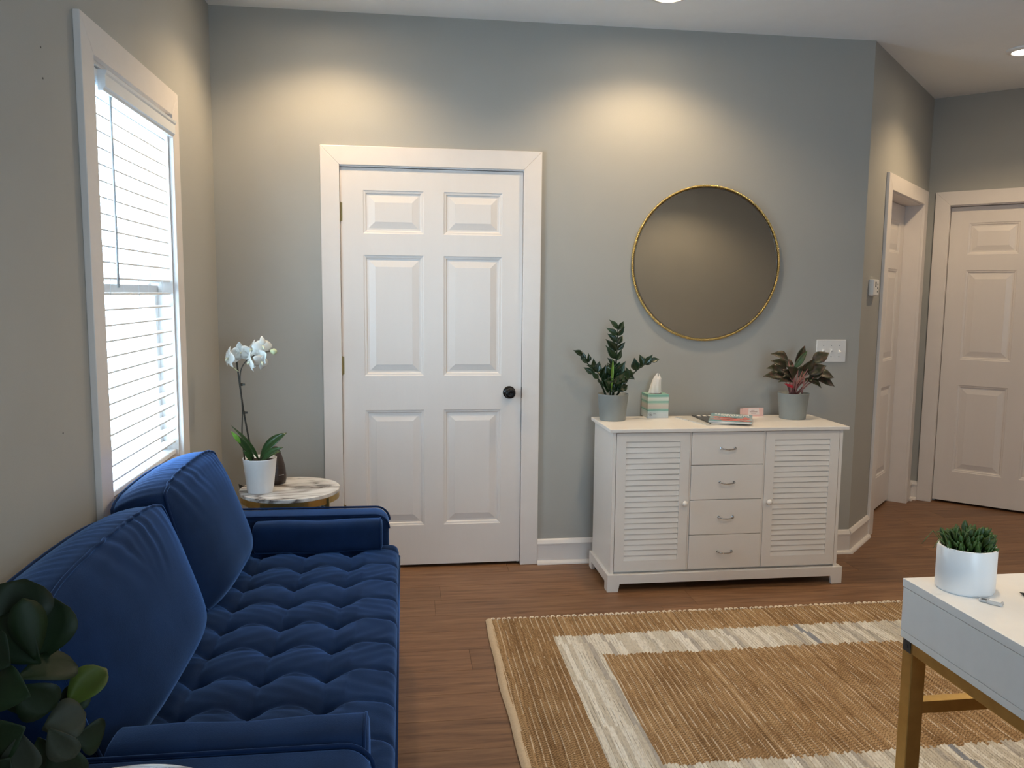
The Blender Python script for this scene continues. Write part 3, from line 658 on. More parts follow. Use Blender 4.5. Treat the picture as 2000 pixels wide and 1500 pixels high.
leaf('leaf', on(1553, 712, 'y', -.20), on(1572, 674, 'y', -.185), .046, M_AGLA, ag, up=(.1, -1, .2), droop=.06, fold=.3)
leaf('leaf', on(1550, 722, 'y', -.225), on(1577, 684, 'y', -.235), .032, M_AGLAG, ag, up=(-.3, -1, .2), droop=.05, fold=.3)
leaf('red_sheath', on(1550, 757, 'y', -.235), on(1532, 749, 'y', -.24), .016, M_AGLARED, ag, droop=.05, fold=.6)
for (a, b) in (((1549, 768), (1549, 712)), ((1553, 768), (1558, 722)), ((1545, 768), (1548, 730)), ((1566, 768), (1571, 738))):
    stem(ag, [on(*a, 'y', -.205), on((a[0]+b[0])/2+1, (a[1]+b[1])/2, 'y', -.22), on(*b, 'y', -.215)], .0042, .003, M_AGLASTEM)
# tissue box
TBX = 2.203; TS = .112; ty0, ty1 = -.137, -.137+TS
tb = thing('tissue_box', (TBX, (ty0+ty1)/2, ZC), 'square tissue box with green watercolour stripes and one tissue pulled up', 'tissue box')
tl0 = TBX-.047
bx = MB(); bx.box((tl0, ty0, ZC), (tl0+TS, ty1, ZC+.124)); bo = obj('carton', bx, M_TISSUEBOX, tb, bevel=.001)
obj('opening', MB().lathe([(.001, .0006), (.034, .0006), (.035, .0)], (tl0+TS/2, (ty0+ty1)/2, ZC+.124), 24, caps=False), M_GREYDARK, tb)
mb = MB(); cx, cy, cz = tl0+TS/2-.002, (ty0+ty1)/2, ZC+.122
def tis(u, v):
    a = 2*math.pi*u; r_ = (.030-.012*v)*(1+.16*math.sin(5*a+2*v)+.10*math.sin(9*a)) * (1 if v < .8 else 1-.9*(v-.8)/.2*.8)
    return (cx + r_*math.cos(a)*(1.0) + .014*v*v, cy + r_*math.sin(a)*.55, cz + .098*v + (.010*math.sin(2*a+.6) if v > .7 else 0)*(v-.7)/.3)
mb.grid(tis, 40, 14); obj('tissue', mb, M_TISSUE, tb, smooth=True)
lg = MB()
ring = [(tl0+.016+.0085*math.cos(a*.5236), ty0-.0004, ZC+.021+.0085*math.sin(a*.5236)) for a in range(12)]
lg.tube(ring, .0007, 4, closed=True)
for a, b in (((-.005, -.002), (-.003, .004)), ((-.003, .004), (-.001, -.003)), ((-.001, -.003), (.001, .003)), ((.001, .003), (.003, -.003)), ((.003, -.003), (.0055, .001)), ((-.004, -.004), (.005, -.004))): lg.tube([(tl0+.016+a[0], ty0-.0004, ZC+.021+a[1]), (tl0+.016+b[0], ty0-.0004, ZC+.021+b[1])], .0006, 4)
lg.box((tl0+.030, ty0-.0006, ZC+.024), (tl0+.044, ty0, ZC+.0255)).box((tl0+.030, ty0-.0006, ZC+.0165), (tl0+.048, ty0, ZC+.018))
obj('printed_logo', lg, M_INK, tb, weld=False)
# magazines (fanned out)
def magazine(cpx, w_, h_, ang, z, th, m_, label, skew=0):
    c = V((cpx[0], cpx[1], z)); t = thing('magazine', c, label, 'magazine', None)
    ca, sa = math.cos(ang), math.sin(ang); T = lambda q: V((c.x+q[0]*ca-q[1]*sa, c.y+q[0]*sa+q[1]*ca, q[2]))
    obj('pages', MB(T).box((-w_/2+.001, -h_/2+.001, z), (w_/2-.001, h_/2-.001, z+th-.0006)), M_PAPER, t)
    cv = MB(T).box((-w_/2, -h_/2, z+th-.0006), (w_/2, h_/2, z+th)).box((-w_/2-.0006, -h_/2, z), (-w_/2, h_/2, z+th))
    cvr = obj('cover', cv, m_, t, weld=False)
    return t, T, cvr, z+th
m1 = magazine((2.444, -.236), .205, .275, .257, ZC, .005, M_MAGLIGHT, 'pale printed magazine at the bottom of the fanned magazines')
m2 = magazine((2.507, -.245), .205, .275, .0, ZC+.0052, .006, M_MAGDARK, 'black-covered magazine between the pale and the teal magazine')
mb = MB(m2[1])
for k in range(5): mb.box((-.085+k*.030, .085, m2[3]), (-.085+k*.030+.018, .118, m2[3]+.0004))
obj('masthead', mb, M_PAPER, m2[2], weld=False)
m3 = magazine((2.552, -.273), .207, .275, -.43, ZC+.0114, .008, M_MAGTEAL, 'teal magazine with coral-pink pictures on top of the fanned magazines')
mb = MB(m3[1]); rr = random.Random(5)
for row_, (y_, h_, x0_, x1_) in enumerate(((.100, .020, -.085, .085), (.066, .024, -.07, .09), (.040, .010, -.05, .06))):
    x = x0_
    while x < x1_:
        ww = rr.uniform(.006, .014); mb.box((x, y_, m3[3]), (x+ww, y_+h_*rr.uniform(.6, 1), m3[3]+.0004)); x += ww+.004
obj('masthead', mb, M_PAPER, m3[2], weld=False)
mb = MB(m3[1])
for (x, y, a, b) in ((-.06, .0, .035, .022), (-.01, -.02, .04, .025), (.045, -.04, .045, .028), (-.05, -.07, .05, .02), (.02, -.09, .06, .022), (.075, -.005, .02, .03), (.07, -.10, .03, .015)):
    mb.prism([(x+a*math.cos(k*.5236)*(1+.25*math.sin(k*2.1)), y+b*math.sin(k*.5236)*(1+.3*math.cos(k*1.7)), m3[3]) for k in range(12)], (0, 0, .0003))
obj('cover_picture', mb, M_CORAL, m3[2], weld=False)
# card holder
hc = V((2.741, -.100, ZC)); ch = thing('card_holder', hc, 'small pink card holder with business cards on the cabinet', 'card holder')
W_ = .057
obj('holder', MB().prism([(hc.x-W_, hc.y-.016, ZC), (hc.x-W_, hc.y+.024, ZC), (hc.x-W_, hc.y+.024, ZC+.038), (hc.x-W_, hc.y+.021, ZC+.038), (hc.x-W_, hc.y+.020, ZC+.003), (hc.x-W_, hc.y-.012, ZC+.003), (hc.x-W_, hc.y-.010, ZC+.046), (hc.x-W_, hc.y-.013, ZC+.046)], (2*W_, 0, 0)), M_PINK, ch)
for sx_ in (-1, 1): obj('side', MB().prism([(hc.x+sx_*(W_-.0015), hc.y-.0118, ZC+.0032), (hc.x+sx_*(W_-.0015), hc.y+.0198, ZC+.0032), (hc.x+sx_*(W_-.0015), hc.y+.0205, ZC+.037), (hc.x+sx_*(W_-.0015), hc.y-.0102, ZC+.042)], (.0012*sx_, 0, 0)), M_PINK, ch)
for k in range(5):
    yk = hc.y-.006+k*.004; obj('card', MB().box((hc.x-.046, yk, ZC+.0035), (hc.x+.044, yk+.002, ZC+.043)), M_CARD, ch)
def fy(z_): return hc.y-.016+.003*z_/.046
obj('label', MB().prism([(hc.x-.030, fy(.010)-.0006, ZC+.010), (hc.x+.034, fy(.010)-.0006, ZC+.010), (hc.x+.030, fy(.043)-.0006, ZC+.043), (hc.x-.026, fy(.043)-.0006, ZC+.043)], (0, .0008, 0)), M_CARD, ch)
mb = MB()
for (a, b, z_) in ((-.012, .006, .033), (-.020, .022, .026), (-.020, .022, .0235), (-.012, .014, .0155)): mb.box((hc.x+a, fy(z_)-.0012, ZC+z_-.0007), (hc.x+b, fy(z_)-.0004, ZC+z_+.0007))
obj('printed_text', mb, mat('coral_ink', (.36, .22, .19), .6), ch, weld=False)

# ------------------------------------------------------------------ wall things
mc = V((2.492, 0, 1.602)); mi = thing('round_mirror', mc, 'large round mirror in a thin gold rope frame above the cabinet', 'mirror')
obj('mirror_glass', MB().lathe([(.001, -.014), (.394, -.014), (.396, -.012), (.396, -.0005), (.001, -.0005)], mc, 96, 'y'), M_MIRROR, mi)
obj('inner_rim', MB().lathe([(.391, -.020), (.391, -.0135), (.3965, -.0005), (.399, -.0005), (.399, -.020)], mc, 96, 'y', caps=False), M_DARKRIM, mi)
mb = MB(); TW = 118
for s_ in (0, 1):
    pts = []
    for k in range(TW*6):
        a = 2*math.pi*k/(TW*6); ph = a*TW + s_*math.pi; rr_ = .4015+.0032*math.cos(ph); yy_ = -.014+.0032*math.sin(ph)
        pts.append(mc+V((rr_*math.cos(a), yy_, rr_*math.sin(a))))
    mb.tube(pts, .0043, 6, closed=True)
obj('rope_frame', mb, M_GOLDROPE, mi, smooth=True, weld=False)
sp0, sp1, sz0, sz1 = 3.137, 3.309, 1.079, 1.202
sw = thing('light_switch', ((sp0+sp1)/2, 0, (sz0+sz1)/2), 'white wall plate with three toggle light switches', 'light switch')
obj('plate', MB().box((sp0, -.006, sz0), (sp1, 0, sz1)), M_PLASTIC, sw, bevel=.003)
for k in range(3):
    xk = (sp0+sp1)/2+(k-1)*.046; zk = (sz0+sz1)/2; upd = (1, 1, -1)[k]
    obj('toggle', MB().box((xk-.006, -.0075, zk-.013), (xk+.006, -.006, zk+.013)).prism([(xk-.0045, -.007, zk-.006), (xk-.0045, -.007, zk+.006), (xk-.0045, -.020, zk+.007*upd+.003), (xk-.0045, -.020, zk+.007*upd-.004)], (.009, 0, 0)), M_PLASTIC, sw, weld=False)
    for zs in (-.030, .030): obj('screw', MB().lathe([(.003, -.0055), (.003, -.0070), (.001, -.0074)], (xk, 0, zk+zs), 10, 'y'), M_METALGREY, sw)
th = thing('thermostat', T2(V((.19, 0, 1.49))), 'small white wall thermostat next to the angled hallway door', 'thermostat')
obj('body', MB(T2).box((.125, 0, 1.442), (.250, .028, 1.535)), M_PLASTIC, th, bevel=.008, bseg=3)
obj('screen', MB(T2).box((.160, .0275, 1.492), (.185, .0288, 1.520)), M_SCREEN, th)
for k in range(3): obj('button', MB(T2).box((.205+.0*k, .0275, 1.462+k*.020), (.222, .0295, 1.470+k*.020)), M_POTGREY, th)

# ------------------------------------------------------------------ sofa
SX0, SXF = .055, .845; AY_F, AY_N = -1.068, -2.680; AT = .130; AZ = .585; SEAT = .455
so = thing('velvet_sofa', (.45, -1.875, 0), 'navy blue velvet sofa with tufted bench seat below the window', 'sofa')
def rbox(name, a, b, r, m_, par, seg=5):
    return obj(name, MB().box(a, b), m_, par, smooth=True, bevel=r, bseg=seg)
def shade_auto(o):
    for p in o.data.polygons: p.use_smooth = True
rbox('base_frame', (SX0, AY_N+.0, .150), (SXF+.020, AY_F, .300), .012, M_VELVET, so)
rbox('backrest', (SX0-.02, AY_N-.02, .150), (SX0+.030, AY_F+.02, .730), .020, M_VELVET, so)
def arm(yi, yo):
    a, b = min(yi, yo), max(yi, yo)
    # side profile with a rounded top front corner
    prof = [(SX0, .150), (SXF, .150), (SXF, AZ-.060)] + [(SXF-.055+.055*math.cos(t), AZ-.060+.055*math.sin(t)) for t in [k*math.pi/16 for k in range(1, 9)]] + [(SX0, AZ-.005+.004)]
    o = obj('arm', MB().prism([(x, a, z) for x, z in prof], (0, b-a, 0)), M_VELVET, so, smooth=True, bevel=.018, bseg=4)
    for y_ in (a+.004, b-.004):
        pts = [V((x+(.002 if x >= SXF-.06 else 0), y_, z+.002)) for x, z in prof[2:]]
        obj('piping', MB().tube(pts, .0045, 6), M_VELVET_P, o, smooth=True)
arm(AY_F, AY_F+AT); arm(AY_N, AY_N-AT)
for x_ in (.12, .80):
    for y_ in (AY_N-.02, AY_F+.02): obj('leg', MB().lathe([(.014, 0), (.024, .155)], (x_, y_, 0), 14), M_WOODLEG, so, smooth=True)
# tufted seat: height field over the bench, rounded at the rim
sx0, sx1, sy0, sy1 = .16, .884, AY_N+.004, AY_F-.004
TX = [.385, .546, .708]; TY = [-1.150-.1655*k for k in range(10)]
rt = random.Random(21); jit = {(i, j): (rt.uniform(-.006, .006), rt.uniform(-.006, .006), rt.uniform(.85, 1.2)) for i in range(3) for j in range(10)}
def seat_h(x, y):
    h = SEAT + .012
    px_, py_ = .162, .1655
    u = (x-TX[0])/px_; v = (y-TY[0])/-py_
    du = abs(u-round(u)); dv = abs(v-round(v))
    inr = -.15 < u < 2.6
    # pillow swell between tufts
    h += .010*(math.sin(math.pi*min(max(u % 1, 0), 1))**.7)*(math.sin(math.pi*(v % 1))**.7) if u < 2.35 else .004
    # pleats running between the buttons
    arch = .020*math.sin(math.pi*(u % 1))          # pleat bows towards the back wall side
    vv = v + arch/py_; dvv = abs(vv-round(vv))*py_
    h -= .011*math.exp(-(dvv/.0075)**1.3)*(.35+.65*abs(math.cos(math.pi*u)))
    h -= .0035*math.exp(-(du*px_/.006)**2) if u < 2.3 else 0
    i = int(round(u)); j = int(round(v))
    for ii in (i-1, i, i+1):
        for jj in (j-1, j, j+1):
            if (ii, jj) in jit:
                a, b, c = jit[(ii, jj)]
                r_ = math.hypot(x-TX[ii]-a, (y-TY[jj]-b))
                h -= .036*c*math.exp(-r_/.023)
    # radial wrinkles
    h += .0012*math.sin(x*70+9*math.sin(y*11))*math.sin(y*43)
    # rounded rim
    for d_ in (sx1-x, x-sx0, y-sy0, sy1-y):
        if d_ < .030: h -= .030-math.sqrt(max(0, .030**2-(.030-d_)**2))
    return h
mb = MB(); NX, NY = 130, 280; g = []
for i in range(NX+1):
    x = sx0+(sx1-sx0)*i/NX; g.append([mb.p((x, sy0+(sy1-sy0)*j/NY, seat_h(x, sy0+(sy1-sy0)*j/NY))) for j in range(NY+1)])
for i in range(NX):
    for j in range(NY): mb.f.append([g[i][j], g[i+1][j], g[i+1][j+1], g[i][j+1]])
ring = [g[i][0] for i in range(NX+1)] + [g[NX][j] for j in range(1, NY+1)] + [g[i][NY] for i in range(NX-1, -1, -1)] + [g[0][j] for j in range(NY-1, 0, -1)]
low = [mb.p((mb.v[k].x, mb.v[k].y, .303)) for k in ring]
for k in range(len(ring)): mb.f.append([ring[k], ring[(k+1)%len(ring)], low[(k+1)%len(ring)], low[k]])
seat = obj('seat_cushion', mb, M_VELVET, so, smooth=True, weld=False)
obj('piping', MB().tube([(sx1+.001, sy0+.004, .418), (sx1+.001, sy1-.004, .418)], .005, 6), M_VELVET_P, seat, smooth=True)

# loose back cushions (boxed, with piping)
def back_cushion(y0, y1, label, seed, hgt=.435, lean=16.5, xb=.330, zb=.462, dep=.155, puff=.068):
    a = math.radians(lean); fx, fz = -math.sin(a), math.cos(a)      # up direction of the cushion
    bx_, bz_ = -math.cos(a), -math.sin(a)                           # towards the back
    yc = (y0+y1)/2; hw = (y1-y0)/2
    t = thing('back_cushion', ((xb+.1), yc, zb), label, 'cushion', 'loose sofa back cushions')
    rw = random.Random(seed); wr = [(rw.uniform(-1, 1), rw.uniform(.5, 1), rw.uniform(20, 60)) for _ in range(5)]
    def surf(s, v, d, front):
        # s in -1..1 along y, v in 0..1 up, d depth fraction 0 front 1 back
        e = (1-abs(s)**3.2)*(1-abs(2*v-1)**(5.5 if v < .5 else 3.6))
        b = puff*(max(0, e)**.75)*(1.25-.5*v)
        wrk = 0
        if v > .55:
            k = (v-.55)/.45
            for q, am, fr_ in wr: wrk += .0042*am*k*k*math.exp(-((s-q)/.38)**2)*math.sin(fr_*(s*1.0+.55*(1-v)*(1 if s > 0 else -1))+q*6)*(1-abs(s)**8)
        corner = .020*(abs(s)**6)*(abs(2*v-1)**6)
        up_ = v*hgt + (.010*math.sin(math.pi*(s+1)/2) if v > .9 else 0) - (corner if v > .5 else -corner)
        yy_ = yc + s*(hw - .012*abs(2*v-1)**6) + s*.010*(1-abs(2*v-1)**2)
        off = (b+wrk) if front else -(b*.35+wrk*.3)
        dd = d*dep
        return V((xb + fx*up_ + bx_*dd - bx_*off, yy_, zb + fz*up_ + bz_*dd - bz_*off))
    n1, n2, nd = 64, 40, 6; mb = MB()
    fr_ = [[surf(-1+2*i/n1, j/n2, 0, True) for j in range(n2+1)] for i in range(n1+1)]
    bk_ = [[surf(-1+2*i/n1, j/n2, 1, False) for j in range(n2+1)] for i in range(n1+1)]
    F = [[mb.p(q) for q in r_] for r_ in fr_]; B = [[mb.p(q) for q in r_] for r_ in bk_]
    for i in range(n1):
        for j in range(n2): mb.f.append([F[i][j], F[i+1][j], F[i+1][j+1], F[i][j+1]]); mb.f.append([B[i][j], B[i][j+1], B[i+1][j+1], B[i+1][j]])
    per = [(i, 0) for i in range(n1)] + [(n1, j) for j in range(n2)] + [(i, n2) for i in range(n1, 0, -1)] + [(0, j) for j in range(n2, 0, -1)]
    cen = V((xb+fx*hgt/2+bx_*dep/2, yc, zb+fz*hgt/2+bz_*dep/2)); upv = V((fx, 0, fz)); yv = V((0, 1, 0))
    rows = [[F[i][j] for i, j in per]]
    for k in range(1, nd):
        u = k/nd; row_ = []
        for n_, (i, j) in enumerate(per):
            a_ = fr_[i][j]; b_ = bk_[i][j]; q = a_.lerp(b_, u)
            out = (q-cen); out = upv*out.dot(upv)/hgt*2 + yv*out.dot(yv)/hw; out.normalize()
            q = q + out*(.016*math.sin(math.pi*u) + .0016*math.sin(n_*1.9+seed)*math.sin(math.pi*u)); row_.append(mb.p(q))
        rows.append(row_)
    rows.append([B[i][j] for i, j in per]); N = len(per)
    for A_, B_ in zip(rows, rows[1:]):
        for k in range(N): mb.f.append([A_[k], A_[(k+1)%N], B_[(k+1)%N], B_[k]])
    c = obj('cushion_body', mb, M_VELVET, t, smooth=True, weld=False)
    for src, sg in ((fr_, 1), (bk_, -1)):
        pts = [src[i][j]+(src[i][j]-cen).normalized()*.002 for i, j in per]
        obj('piping', MB().tube(pts, .0048, 6, closed=True), M_VELVET_P, t, smooth=True)
    return t
back_cushion(-1.728, -1.085, 'navy velvet back cushion at the orchid end of the sofa', 4, hgt=.415, xb=.322)
back_cushion(-2.550, -1.772, 'navy velvet back cushion at the fig plant end of the sofa', 9, hgt=.395, xb=.322)
def bolster(y0, y1, label, x0=.350, x1=.822, z0=.462, z1=.578):
    t = thing('bolster_cushion', ((x0+x1)/2, (y0+y1)/2, z0), label, 'cushion', 'sofa bolster cushions')
    ym, zm = (y0+y1)/2, (z0+z1)/2; hy, hz = abs(y1-y0)/2, (z1-z0)/2; prof = []
    for k in range(28):
        a = 2*math.pi*k/28; c_, s_ = math.cos(a), math.sin(a); prof.append((hy*math.copysign(abs(c_)**.55, c_), hz*math.copysign(abs(s_)**.6, s_)))
    mb = MB(); rows = []
    xs = [(0, .80), (.008, .93), (.02, 1), (.25, 1.01), (.5, 1.02), (.75, 1.01), (.98, 1), (.992, .95), (1, .84)]
    for u, sc in xs: rows.append([mb.p((x0+(x1-x0)*u, ym+p_*sc, zm+q_*sc+.004*math.sin(u*9))) for p_, q_ in prof])
    for A_, B_ in zip(rows, rows[1:]):
        for k in range(28): mb.f.append([A_[k], A_[(k+1)%28], B_[(k+1)%28], B_[k]])
    mb.f.append(rows[0][::-1]); mb.f.append(rows[-1])
    obj('roll', mb, M_VELVET, t, smooth=True)
    for u in (.985,):
        obj('piping', MB().tube([(x0+(x1-x0)*u, ym+p_*1.0, zm+q_*1.0+.004*math.sin(u*9)) for p_, q_ in prof], .003, 6, closed=True), M_VELVET_P, t, smooth=True)
bolster(AY_F-.092, AY_F-.004, 'navy velvet bolster against the sofa arm near the orchid table')
bolster(AY_N+.004, AY_N+.122, 'navy velvet bolster against the sofa arm near the fig plant', x1=.835, z1=.592)

# ------------------------------------------------------------------ marble side tables
def side_table(cx, cy, zt, r, label, shelf=True):
    t = thing('side_table', (cx, cy, 0), label, 'side table')
    obj('table_top', MB().lathe([(.001, zt-.018), (r-.002, zt-.018), (r, zt-.016), (r, zt-.002), (r-.002, zt), (.001, zt)], (cx, cy, 0), 64), M_MARBLE, t, bevel=.001)
    obj('ring', MB().lathe([(r-.012, zt-.046), (r-.004, zt-.046), (r-.004, zt-.0185), (r-.012, zt-.0185)], (cx, cy, 0), 64, caps=False), M_GOLD, t)
    for k, a in enumerate((-35, 65, 155, 245)):
        a = math.radians(a); lx, ly = cx+(r-.008)*math.cos(a), cy+(r-.008)*math.sin(a)
        obj('leg', MB().box((lx-.010, ly-.010, 0), (lx+.010, ly+.010, zt-.019)), M_GOLD, t, bevel=.001)
    if shelf:
        obj('shelf', MB().lathe([(.001, .150), (r-.020, .150), (r-.020, .165), (.001, .165)], (cx, cy, 0), 48), M_MARBLE, t)
        obj('ring', MB().lathe([(r-.020, .142), (r-.010, .142), (r-.010, .168), (r-.020, .168)], (cx, cy, 0), 48, caps=False), M_GOLD, t)
    return t
TC = V((.392, -.450, .55))
side_table(TC.x, TC.y, .55, .222, 'round marble-topped side table with gold frame carrying the orchid')
side_table(.475, -3.035, .66, .200, 'round marble-topped table beside the fig plant and sofa arm', False)
# fern on the shelf
fc = V((TC.x+.01, TC.y+.0, .166)); fn = thing('potted_fern', fc, 'bushy green fern below the marble top of the orchid table', 'plant')
pot(fn, 'pot', fc, .062, .050, .11, M_GREYDARK)
rf = random.Random(31)
for k in range(26):
    a = 2*math.pi*k/26+rf.uniform(-.1, .1); L_ = rf.uniform(.10, .16); zt_ = rf.uniform(.17, .245)
    p0 = fc+V((.02*math.cos(a), .02*math.sin(a), .10)); p1 = fc+V((L_*.6*math.cos(a), L_*.6*math.sin(a), .11+zt_)); p2 = fc+V((L_*1.1*math.cos(a), L_*1.1*math.sin(a), .11+zt_*.93))
    mb = MB(); pts = []
    for i in range(13):
        u = i/12; q = p0*(1-u)**2+p1*2*u*(1-u)+p2*u*u; pts.append(q)
    mb.tube(pts, .0012, 4)
    for i in range(2, 13):
        q = pts[i]; t_ = (pts[i]-pts[i-1]).normalized(); sd = t_.cross(V((0, 0, 1))).normalized(); wl_ = .026*math.sin(math.pi*min(1, .25+.75*i/12))+.004
        for s_ in (-1, 1):
            e_ = q+sd*s_*wl_+t_*.006
            mb.f.append([mb.p(q-t_*.004), mb.p(q+sd*s_*wl_*.5-t_*.004), mb.p(e_), mb.p(q+sd*s_*wl_*.5+t_*.006), mb.p(q+t_*.004)])
    obj('frond', mb, M_FERN, fn, weld=False)
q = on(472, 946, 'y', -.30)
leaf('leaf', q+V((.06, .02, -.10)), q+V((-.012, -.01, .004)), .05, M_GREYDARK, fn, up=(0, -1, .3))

# orchid
oc = V((.271, -.508, .55)); orc = thing('potted_orchid', oc, 'white phalaenopsis orchid in a plain white pot on the marble table', 'plant')
pot(orc, 'pot', oc, .0735, .056, .152, M_POTWHITE, lip=.004, soil=.012)
OY = -.508
def oleaf(b, t, w_, m_, yb, yt, **k): leaf('leaf', on(*b, 'y', yb), on(*t, 'y', yt), w_, m_, orc, thick=.0016, **k)
oleaf((507, 900), (560, 843), .054, M_ORCHLEAF, OY, OY-.02, up=(-.55, -.6, .35), droop=.10, fold=.32, sharp=.8, peak=.55)
oleaf((509, 903), (553, 872), .036, M_ORCHLEAF, OY-.03, OY-.07, up=(-.4, -.6, .6), droop=.10, fold=.35, peak=.5)
oleaf((508, 904), (549, 880), .030, M_ORCHLEAF, OY+.01, OY+.03, up=(-.4, -.6, .6), droop=.10, fold=.35)
oleaf((506, 900), (451, 829), .022, M_ORCHLEAF, OY-.01, OY-.05, up=(.6, -.6, .5), droop=.06, fold=.5, peak=.4)
oleaf((497, 896), (452, 843), .030, M_ORCHLEAF, OY-.03, OY-.08, up=(.5, -.8, .3), droop=.05, fold=.4, peak=.5)
leaf('leaf_tip', on(470, 866, 'y', OY-.075), on(451, 842, 'y', OY-.088), .020, M_ORCHLEAF2, orc, up=(.5, -.8, .3), droop=.03, fold=.4, thick=.002)
oleaf((492, 902), (474, 879), .020, M_ORCHLEAF, OY-.04, OY-.07, up=(.5, -.8, .3), droop=.05, fold=.4)
stem(orc, pxs([(494, 900), (475, 800), (466, 735), (459, 680)], OY, .0), .0040, .0036, M_ORCHSTEM, 'stake')
stem(orc, pxs([(478, 898), (472, 850), (474, 800), (468, 738), (471, 718), (482, 703), (500, 692), (516, 688), (530, 686)], OY-.006, -.02), .0032, .0016, M_ORCHSTEM)
stem(orc, pxs([(466, 726), (456, 718), (449, 712)], OY-.01, -.02), .0018, .0014, M_BUD)
for (u, v) in ((471, 751), (476, 806)):
    q = on(u, v, 'y', OY-.004); obj('clip', MB().lathe([(.0062, -.006), (.0075, -.004), (.0075, .004), (.0062, .006)], q, 12).box(q+V((.004, -.004, -.004)), q+V((.016, .004, .004))), M_ORCHSTEM, orc, weld=False)
def flower(u, v, y, face, size, roll=0.):
    c = on(u, v, 'y', y); f = V(face).normalized(); up = V((0, 0, 1)); up = (up-f*up.dot(f)).normalized(); sd = f.cross(up)
    fo = obj('flower', MB().lathe([(.002, -.004), (.005, 0), (.002, .004)], c, 8), M_PETALY, orc, smooth=True)
    for k, (ang, ln, wd) in enumerate(((90, 1., .70), (0, 1.05, 1.15), (180, 1.05, 1.15), (-48, 1., .66), (228, 1., .66))):
        a = math.radians(ang+roll); d = sd*math.cos(a)+up*math.sin(a)
        mb = MB(); rows = []; Lp, Wp = size*ln, size*wd
        sdp = f.cross(d)
        for i in range(8):
            t_ = i/7; w_ = Wp*.5*(math.sin(math.pi*min(1, t_**.62*.93+.05))**.75)
            cc = c + d*Lp*t_ + f*(.10*Lp*math.sin(math.pi*t_) - .12*Lp*t_*t_)
            rows.append([mb.p(cc+sdp*w_*s_ - f*.12*w_*abs(s_)) for s_ in (-1, -.5, 0, .5, 1)])
        for A_, B_ in zip(rows, rows[1:]):
            for q_ in range(4): mb.f.append([A_[q_], A_[q_+1], B_[q_+1], B_[q_]])
        obj('petal', mb, M_PETAL, fo, smooth=True, weld=False, solid=.0007)
    lp = MB()
    lp.tube([c+f*.004-up*.002, c+f*.012-up*.007, c+f*.014-up*.014], [.005, .0055, .002], 8)
    obj('lip', lp, M_PETALY, fo, smooth=True)
flower(447, 699, OY-.03, (-.85, -.55, .05), .050)
flower(470, 689, OY-.005, (-.35, .9, .1), .050, 10)
flower(489, 706, OY-.05, (-.9, -.30, -.1), .048, 15)
flower(503, 698, OY-.03, (.40, .85, 0), .050, 20)
flower(494, 682, OY+.01, (-.75, -.6, .2), .044, -10)
flower(513, 676, OY-.02, (.5, -.8, .1), .044, 0)
flower(510, 706, OY-.05, (.65, -.7, -.25), .040, 30)
q = on(534, 686.5, 'y', OY-.02); obj('bud', MB().lathe([(.001, -.016), (.009, -.011), (.0135, 0), (.012, .008), (.006, .014), (.001, .016)], q, 14, 'x'), M_BUD, orc, smooth=True)
# diffuser
dc = V((.312, -.352, .55)); df = thing('oil_diffuser', dc, 'dark brown teardrop oil diffuser behind the orchid pot', 'diffuser')
obj('body', MB().lathe([(.040, 0), (.046, .004), (.050, .020), (.050, .040), (.046, .075), (.038, .110), (.027, .145), (.018, .165), (.012, .172), (.001, .170)], dc, 36), M_DIFF, df, smooth=True)
q0, q1 = on(541, 932, 'y', -.395), on(552, 930, 'y', -.395)
mb = MB()
def dpt(a, z): r_ = .0498; return dc+V((r_*math.cos(a), r_*math.sin(a), z))
mb.tube([dpt(math.radians(x), .046) for x in (-62, -52, -42, -32)], .0011, 5)
obj('light_mark', mb, M_METALGREY, df)

# ------------------------------------------------------------------ fiddle leaf fig
gp = V((.150, -3.03, 0)); fg = thing('fiddle_leaf_fig', gp, 'leafy fiddle leaf fig plant beside the sofa arm', 'plant')
pot(fg, 'pot', gp, .125, .100, .25, M_POTGREY)
stem(fg, [gp+V((0, 0, .23)), gp+V((.02, .03, .50)), gp+V((.06, .06, .75)), gp+V((.10, .09, .93))], .011, .006, M_STEMBR)
stem(fg, [gp+V((.01, .0, .23)), gp+V((.07, .0, .45)), gp+V((.13, .03, .70))], .009, .005, M_STEMBR)
def fleaf(b, t, w_, m_, yb, yt, up=(0, -1, .2), **k):
    kw = dict(droop=.06, fold=.22, peak=.62, sharp=.62, thick=.0010, nseg=10); kw.update(k)
    leaf('leaf', on(*b, 'y', yb), on(*t, 'y', yt), w_, m_, fg, up=up, **kw)
fleaf((22, 1255), (48, 1128), .098, M_FIG, -2.93, -2.90, (.2, -1, .2))
fleaf((78, 1292), (106, 1166), .090, M_FIG, -2.92, -2.90, (.1, -1, .3))
fleaf((70, 1290), (44, 1166), .050, M_FIG, -2.95, -2.95, (.5, -1, .1), fold=-.3)
fleaf((80, 1296), (-8, 1206), .074, M_FIG, -2.95, -2.93, (-.2, -1, .3))
fleaf((30, 1326), (152, 1299), .055, M_FIG, -2.97, -2.90, (0, -.8, .8), droop=.08)
fleaf((130, 1382), (208, 1304), .056, M_FIGBR, -2.92, -2.88, (-.4, -1, .3), fold=.35)
fleaf((115, 1395), (172, 1340), .045, M_FIG, -2.90, -2.88)
fleaf((30, 1340), (108, 1380), .066, M_FIG, -2.98, -2.96, (0, -1, .2))
fleaf((82, 1425), (168, 1392), .060, M_FIGGREY, -2.96, -2.93, (0, -.9, .5))
fleaf((146, 1438), (203, 1432), .056, M_FIG, -2.93, -2.90, (0, -1, .2))
fleaf((95, 1422), (146, 1478), .046, M_FIGGREY, -2.98, -2.97)
fleaf((42, 1432), (50, 1508), .056, M_FIGGREY, -3.00, -3.00, (0, -1, .2))
